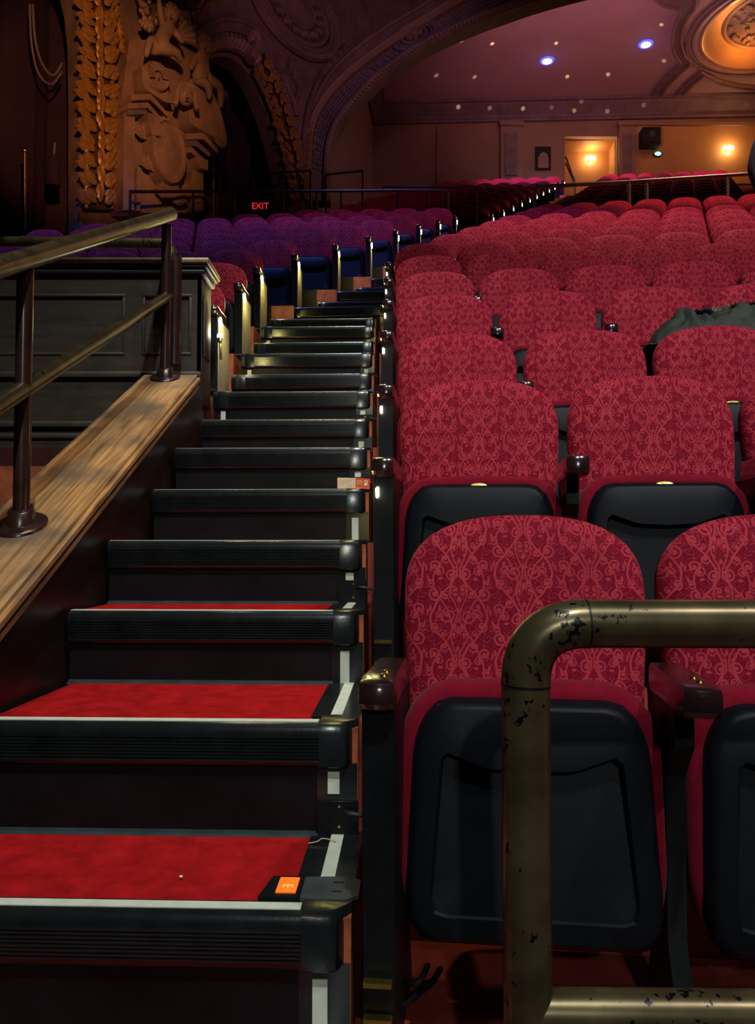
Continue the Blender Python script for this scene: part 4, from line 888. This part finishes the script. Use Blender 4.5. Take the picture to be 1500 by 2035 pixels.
def seat(name, label, x, y, z, rz, side, lod, group, end=False, light=False, ext=0.0, plate=True, beige=False):
    t = thing(name, label, 'seat', (x, y, z), rz, group)
    obj('backrest', sm('backrest', backrest_mesh, 'damask', 60), None, t)
    if lod < 2: obj('back_shell', sm('back_shell', shell_mesh, 'plastic'), None, t)
    obj('seat_cushion', sm('seat_cushion', cushion_mesh, 'velvet', 60), None, t)
    pan = obj('seat_pan', sm('seat_pan', pan_mesh, 'plastic', 30), None, t)
    if lod == 0:
        for s in (-1, 1): obj('hinge_cap', sm('hinge_cap', lambda: MB().ball((0, 0, 0), (.012, .032, .032), 14, 8), 'hinge'), None, t, loc=(s * .229, -.10, .23))
        if plate: obj('number_plate', sm('number_plate', lambda: MB().lathe([(1, 0), (1, .003), (.9, .004)], (0, 0, 0), 20, Matrix.Rotation(R(52), 4, 'X') @ Matrix.Diagonal((.024, .0075, 1, 1))), 'plate'), None, pan, loc=(0, -.140, .5275))
    elif lod == 1 and plate: obj('number_plate', sm('number_plate', None, 'plate'), None, pan, loc=(0, -.140, .5275))
    for sd, is_end in ([(side, end)] if lod < 3 else [(side, False)]):
        st = thing_part('standard', t, (sd * AX, 0, 0), 'standard_%s_%s' % (is_end, ext), lambda: standard_mesh(ext, .056 if is_end else .034, is_end), 'steel')
        am = obj('armrest', sm('armrest', arm_mesh, 'arm', 35), None, t, loc=(sd * AX, .0, 0.002))
        if lod == 0:
            for yy in (-.235, -.275): obj('bolt', sm('bolt', lambda: MB().lathe([(.008, 0), (.007, .004), (.003, .006)], (0, 0, 0), 10), 'brass'), None, am, loc=(.008, yy, .594))
        if is_end:
            if lod <= 1:
                for zz in ((.085, .025) if lod == 0 else (.08,)): obj('foot_ledge', sm('foot_ledge', lambda: MB().box((0, 0, 0), (.048, .018, .008)), 'brass'), None, st, loc=(0, -.304, zz))
            if beige:
                ep = obj('side_panel', sm('side_panel', lambda: MB().rbox((0, -.15, .27), (.008, .285, .50), .003, 1), 'beige'), None, st, loc=(sd * .032, 0, 0))
            if light:
                lens = obj('aisle_light', sm('aisle_light', lambda: MB().rbox((0, 0, 0), (.011, .028, .040), .004, 1), 'aislelit'), None, st, loc=(sd * (.042 if sd > 0 else .016), -.275 if sd > 0 else -.306, .50), rot=(R(38) if sd > 0 else R(12), 0, 0))
                lens.scale = (1.3, 1.2, 1.6) if sd > 0 else (.75, .8, .75)
                point('aisle_lamp', (sd * .13, -.25 if sd > 0 else -.33, .47), (LAMPW if lod < 2 else LAMPW * .8) * (1 if sd > 0 else .3), (1.0, .84, .26), .02, st)
    return t
LAMPW = 2.0
def thing_part(name, t, loc, key, fn, m): return obj(name, sm(key, fn, m, 30), None, t, loc=loc)
ORD = ['zeroth', 'first', 'second', 'third', 'fourth', 'fifth', 'sixth', 'seventh', 'eighth', 'ninth', 'tenth', 'eleventh', 'twelfth', 'thirteenth', 'fourteenth']
SP = .530
NR = {1: 3, 2: 3, 3: 4, 4: 4, 5: 5, 6: 6, 7: 7, 8: 7, 9: 7, 10: 7, 11: 8, 12: 8, 13: 8, 14: 8}
seat_pos = {}; LIFT = {1: .09, 2: .06, 3: .01, 4: .01}
for k in range(1, 15):
    for i in range(NR[k]):
        dx = .255 + SP * i; x = xright(k) + dx * math.cos(YR); y = drow(k) + dx * math.sin(YR); z = zrow(k) + LIFT.get(k, .018)
        seat_pos[k, i] = (x, y, z); lod = 0 if k <= 3 else 1 if k <= 7 else 2
        lab = f'red patterned folding seat right of the stairs, {ORD[k]} row up, {ORD[i + 1]} from the aisle'
        seat('theatre_seat', lab, x, y, z, YR, -1, lod, 'folding seats right of the stairs', i == 0, i == 0 and 1 < k < 8, LIFT.get(k, .018), plate=(k <= 3))
NL_ = {5: 2, 6: 4, 7: 5, 8: 6, 9: 7, 10: 8, 11: 8, 12: 7, 13: 6, 14: 5}
for k in range(5, 15):
    for i in range(NL_[k]):
        dx = -.285 - SP * i; x = xleft(k) + dx * math.cos(YL); y = drow(k) + .06 + dx * math.sin(YL)
        lab = f'velvet seat left of the stairs behind the parapet, {ORD[k - 4]} row up, {ORD[i + 1]} from aisle'
        seat('theatre_seat', lab, x, y, zrow(k), YL, 1, 1 if k <= 8 else 2, 'folding seats left of the stairs', i == 0, i == 0, 0, plate=False, beige=i == 0)
for j in range(11):
    for i in range(7):
        dx = -.29 - SP * i; x = xup(j) + dx * math.cos(YU); y = dup_(j) + dx * math.sin(YU)
        if x < -1.13 + .103 * (y - 16.45) + .45: continue
        lab = f'{"magenta-lit" if j > 8 else "dim"} upper-tier seat left of the far aisle, {ORD[j + 1]} row above cross aisle, {ORD[i + 1]} from aisle'
        seat('theatre_seat', lab, x, y, zup(j), YU, 1, 2, 'seats of the upper tier left of its aisle', i == 0, i == 0, 0, plate=False, beige=False)
    for i in range(7):
        dx = 1.15 + .28 + SP * i; x = xup(j) + dx * math.cos(YU); y = dup_(j) + dx * math.sin(YU)
        lab = f'{"magenta-lit" if j > 8 else "dim"} upper-tier seat right of the far aisle, {ORD[j + 1]} row above cross aisle, {ORD[i + 1]} from aisle'
        seat('theatre_seat', lab, x, y, zup(j), YU, -1, 2, 'seats of the upper tier right of its aisle', i == 0, False, 0, plate=False)
# white work lamp on the first purple row's end
wl = thing('work_lamp', 'bright white bare lamp low on the seat end beside the parapet', 'lamp', P(437, 690, 4.75)); wp = P(437, 668, 4.75) - wl.location
M['whitelit'] = glow('white_lit', (.92, .95, 1.0), 30)
obj('bulb', MB().ball(wp, (.017, .017, .019), 12, 8), M['whitelit'], wl); obj('holder', MB().lathe([(.010, -.03), (.014, -.02), (.014, .0)], wp + Vector((0, .0, -.01)), 12), M['brass'], wl); obj('stem', MB().tube([wp + Vector((0, .01, -.02)), wp + Vector((.006, .01, -.14))], .008, 8), M['brass'], wl)
point('work_lamp_light', tuple(wp + Vector((.05, -.05, 0))), 1.0, (1, .97, .95), .02, wl)

# ------------------------------------------------------------------ loose things
# row sign let into the tread of the second visible step
rs = thing('row_sign', 'orange lit row sign with letter E let into the red tread corner', 'sign', (-.035, 1.455, -.67), R(-2))
obj('housing', MB().prism([(-.190, .062, 0), (-.114, .062, 0), (-.114, .155, 0), (-.176, .155, 0)], (0, 0, .003), (0, 0, .012)), M['rubber'], rs)
M['amberlit'] = glow('amber_lit', (1.0, .13, .004), .9, (.8, .2, .03)); M['amberink'] = glow('amber_ink', (1.0, .30, .07), 1.0, (.9, .5, .2))
ap = obj('lit_panel', MB().box((-.141, .112, .0125), (.038, .066, .003)), M['amberlit'], rs)
obj('letter', text_mesh('E', .030, Matrix.Translation((-.141, .104, .0145)) @ Matrix.Rotation(-PI / 2, 4, 'Z'), .0006), M['amberink'], ap)
M['greyrubber'] = mat('grey_rubber', (.060, .068, .072), .4, var=.35, scale=14)
ep = obj('end_plate', MB().prism([(-.112, .062, 0), (-.03, .056, 0), (-.003, .075, 0), (-.003, .145, 0), (-.03, .160, 0), (-.112, .156, 0)], (0, 0, .004), (0, 0, .011)), M['greyrubber'], rs)
for y in (.09, .13): obj('slot', MB().box((-.045, y, .0112), (.02, .004, .002)), M['black'], ep)
# folded programme on a step
d5 = dstep(5); lf = thing('leaflet', 'cream and red folded leaflet lying at the right end of a step', 'leaflet', (P(702, 965, d5 + .03).x, d5 + .045, .2165), R(-3))
def leafsheet(u0, u1, off=0.0):
    lo = []
    for v in range(7):
        t = v / 6; row = []
        for u in range(13):
            s = u0 + (u1 - u0) * u / 12; x = (s - .5) * .132; y = .055 * t + .006 * math.sin(s * 7); z = .0035 + .050 * t ** .8 + .006 * math.sin(s * 5 + 1) * (1 - t) * (1 if s > .25 else .4) - .008 * max(0, s - .3) * t
            row.append(Vector((x + .006 * t * -(1 - s), y - off, z + off * .7)))
        lo.append(row + [q + Vector((0, .0016, -.0016)) for q in row[::-1]])
    return MB().loft(lo)
M['cream'] = mat('cream_paper', (.62, .44, .33), .5, var=.3, scale=22); M['redprint'] = mat('red_print', (.60, .055, .025), .45, var=.12); M['creamink'] = mat('cream_ink', (.75, .62, .36), .5, var=.1)
sh = obj('sheet', leafsheet(0, 1), M['cream'], lf); rp = obj('red_panel', leafsheet(.56, 1, .0008), M['redprint'], lf)
def onsheet(s0, s1, t0, t1):
    def q(s, t): return Vector(((s - .5) * .132 + .006 * t * -(1 - s), .055 * t + .006 * math.sin(s * 7) - .003, .0035 + .050 * t ** .8 + .006 * math.sin(s * 5 + 1) * (1 - t) - .008 * max(0, s - .3) * t + .0018))
    return MB().prism([q(s0, t0), q(s1, t0), q(s1, t1), q(s0, t1)], (0, 0, 0), (0, -.0006, .0005))
for a, b in ((.60, .66), (.44, .50), (.30, .34)): obj('text_line', onsheet(.60, .78, a, b), M['creamink'], rp)
obj('emblem', onsheet(.83, .93, .22, .74), M['creamink'], rp); obj('emblem_centre', onsheet(.855, .905, .5, .68), M['redprint'], rp)
lt = thing('lint', 'tiny white crumb of lint lying on the red carpet tread', 'lint', P(360, 1708, 1.62) ); lt.location.z = -.664
obj('crumb', MB().ball((0, 0, .003), (.004, .003, .003), 8, 5), M['glowtape'], lt)
tf = thing('fluff', 'torn carpet fluff at the back corner of the red tread', 'fluff', P(640, 1678, 1.80)); tf.location.z = -.664
obj('strand', MB().tube(smooth_curve([(-.03, -.004, .003), (-.01, 0, .006), (.0, .006, .010), (.02, .008, .006), (.03, .004, .004)], 4), .0014, 5), M['cream'], tf)
# cable by the first row's seat end
cb = thing('cable', 'black cable looping on the red floor beside the first seat end', 'cable', P(800, 1950, 1.66)); cb.location.z = -.92
q0 = cb.location.copy(); pts = [P(795, 1925, 1.70), P(800, 1944, 1.66), P(818, 1955, 1.62), P(838, 1943, 1.62), P(850, 1918, 1.66)]
obj('cord', rel(MB().tube(smooth_curve(pts, 6), .006, 8), q0), M['conduit'], cb)
pts = [P(798, 2003, 1.50), P(830, 1976, 1.55), P(860, 1950, 1.6), P(875, 1925, 1.66)]; obj('cord', rel(MB().tube(smooth_curve(pts, 6), .006, 8), q0), M['steel'], cb)
# parka over the seats of the fourth row
pk = thing('parka', 'crumpled olive parka with fur trim lying over the fourth row seats', 'jacket', P(1443, 640, 3.75), R(-6)); pk.location.z = .992
M['olive'] = mat('olive_cloth', (.020, .025, .017), .75, var=.3, scale=20, bump=.2, bscale=200); M['darkfur'] = mat('dark_fur', (.006, .006, .007), .9); M['tanfur'] = mat('tan_fur', (.40, .31, .22), .9)
from mathutils import noise
def ph(x, y):
    w = .05 * noise.noise(Vector((x * 4, y * 4, 2.2)))
    r1 = max(0, 1 - abs(math.sin((x + w) * 13 + y * 9)) * 1.5); r2 = max(0, 1 - abs(math.sin((x * .6 - y + w) * 17 + 1.1)) * 1.6)
    w2 = .07 * noise.noise(Vector((x * 7, y * 7, 9.1))); r2 = max(r2, .8 * max(0, 1 - abs(math.sin((x * 1.0 + y * .8 + w2) * 31)) * 1.7))
    fine = abs(noise.noise(Vector((x * 22, y * 22, .3))))
    ex = min(1, max(0, (.36 - abs(x)) / .13)); ey = min(1, max(0, (.19 - abs(y)) / .10)); e = (ex * ey) ** .5
    return -.10 + e * (.142 + .042 * r1 ** .7 + .034 * r2 ** .7 - .03 * fine + .05 * x)
lo = []; NX, NY = 120, 60
vs_ = []; fs_ = []
for j in range(NY + 1):
    for i in range(NX + 1):
        x = -.40 + .80 * i / NX; y = -.19 + .38 * j / NY; vs_.append((x + .02 * noise.noise(Vector((x * 5, y * 5, 4))), y, ph(x, y)))
for j in range(NY):
    for i in range(NX): a = j * (NX + 1) + i; fs_.append((a, a + 1, a + NX + 2, a + NX + 1))
cl_ = obj('cloth', MB().add(vs_, fs_), M['olive'], pk, 70); so_ = cl_.modifiers.new('solid', 'SOLIDIFY'); so_.thickness = .006
def fur(nm, path, m, n, l):
    mb = MB(); s = smooth_curve(path, 12)
    for i in range(n):
        p = s[random.randrange(len(s))] + Vector((random.uniform(-.01, .01), random.uniform(-.015, .015), random.uniform(-.008, .008))); d_ = Vector((random.uniform(-1, 1), random.uniform(-1, .3), random.uniform(.1, 1))).normalized() * l
        sd = d_.cross(Vector((.3, .7, .2))).normalized() * .003; mb.add([p - sd, p + sd, p + d_], [(0, 1, 2)])
    q = obj(nm, mb, M[m], pk, 0); q['kind'] = 'stuff'
fur('fur_trim', [(-.20, -.02, .060), (-.14, .0, .075), (-.08, .0, .080)], 'darkfur', 500, .035); fur('fur_trim', [(-.09, .02, .090), (-.03, .03, .100), (.03, .03, .105)], 'tanfur', 420, .028); fur('fur_trim', [(.03, -.02, .095), (.14, -.02, .10), (.20, -.07, .09), (.24, -.12, .07)], 'darkfur', 700, .035)

# ------------------------------------------------------------------ standing person at the frame edge
pp = thing('person', 'person in dark clothes standing among the red rows, arm at their side', 'person', (3.45, 6.78, zrow(8)), R(10))
M['coat'] = mat('dark_coat', (.012, .012, .016), .8, var=.2); M['skin'] = mat('skin', (.45, .25, .18), .55, var=.1); M['hairdark'] = mat('dark_hair', (.02, .014, .01), .6)
S_ = 1.66 / 1.75
def v(x, y, z): return Vector((x * S_, y * S_, z * S_))
J = [v(0, 0, .95), v(0, 0, 1.1), v(0, .0, 1.28), v(0, 0, 1.42), v(0, -.01, 1.52), v(0, -.02, 1.60), v(-.19, 0, 1.40), v(-.26, .01, 1.14), v(-.24, -.06, .90), v(.19, 0, 1.40), v(.26, .01, 1.14), v(.24, -.06, .90), v(-.095, 0, .90), v(-.10, -.02, .50), v(-.10, .02, .09), v(-.11, -.14, .035), v(.095, 0, .90), v(.10, -.02, .50), v(.10, .02, .09), v(.11, -.14, .035)]
E = [(0, 1), (1, 2), (2, 3), (3, 4), (4, 5), (3, 6), (6, 7), (7, 8), (3, 9), (9, 10), (10, 11), (0, 12), (12, 13), (13, 14), (14, 15), (0, 16), (16, 17), (17, 18), (18, 19)]
rd = [(.165, .12), (.15, .115), (.17, .125), (.12, .09), .055, .06, .075, .062, .048, .075, .062, .048, .10, .072, .05, .038, .10, .072, .05, .038]
bd = skin('body', J, E, rd, M['coat'], pp, 0, 2)
hc = v(0, -.03, 1.645)
hd = obj('head', MB().ball(hc, (.075, .095, .115), 18, 12), M['skin'], bd); obj('neck', MB().tube([v(0, -.005, 1.44), v(0, -.02, 1.58)], .056, 14), M['skin'], bd)
obj('nose', MB().tube([hc + Vector((0, -.09, .02)), hc + Vector((0, -.112, -.02)), hc + Vector((0, -.092, -.032))], [.008, .014, .008], 8), M['skin'], bd)
for s in (-1, 1):
    obj('eye', MB().ball(hc + Vector((.03 * s, -.083, .012)), (.013, .010, .008), 8, 6), M['glowtape'], bd); obj('pupil', MB().ball(hc + Vector((.03 * s, -.092, .012)), .005, 8, 6), M['black'], bd)
    obj('ear', MB().ball(hc + Vector((.076 * s, 0, 0)), (.012, .022, .032), 8, 6), M['skin'], bd)
    hb = v(.24 * s, -.06, .90); obj('palm', MB().rbox(hb + Vector((-.004 * s, -.012, -.055)), (.030, .075, .09), .012, 2), M['skin'], bd)
    for f in range(4):
        y0 = -.042 + .020 * f; ln = (.060, .072, .078, .068)[f]; b = hb + Vector((-.004 * s, y0, -.095))
        obj('finger', MB().tube([b, b + Vector((-.004 * s, -.002, -ln * .5)), b + Vector((-.016 * s, -.004, -ln))], [.0095, .009, .007], 8), M['skin'], bd)
    b = hb + Vector((-.008 * s, -.045, -.03)); obj('thumb', MB().tube([b, b + Vector((-.012 * s, -.022, -.03)), b + Vector((-.016 * s, -.026, -.058))], [.012, .011, .008], 8), M['skin'], bd)
obj('mouth', MB().ball(hc + Vector((0, -.084, -.055)), (.025, .012, .006), 8, 6), M['velvet'], bd)
obj('hair', MB().ball(hc + Vector((0, .018, .022)), (.088, .098, .115), 18, 12), M['hairdark'], bd)
obj('coat_skirt', MB().lathe([(.17 * 1.0, .72 * S_), (.175, .80 * S_), (.165, 1.0 * S_), (.15, 1.12 * S_)], (0, 0, 0), 24, Matrix.Diagonal((1.12, .85, 1, 1))), M['coat'], bd)

# ------------------------------------------------------------------ lift everything so the lowest floor is at zero
for o in SC.objects:
    if o.parent is None: o.location.z += ZC
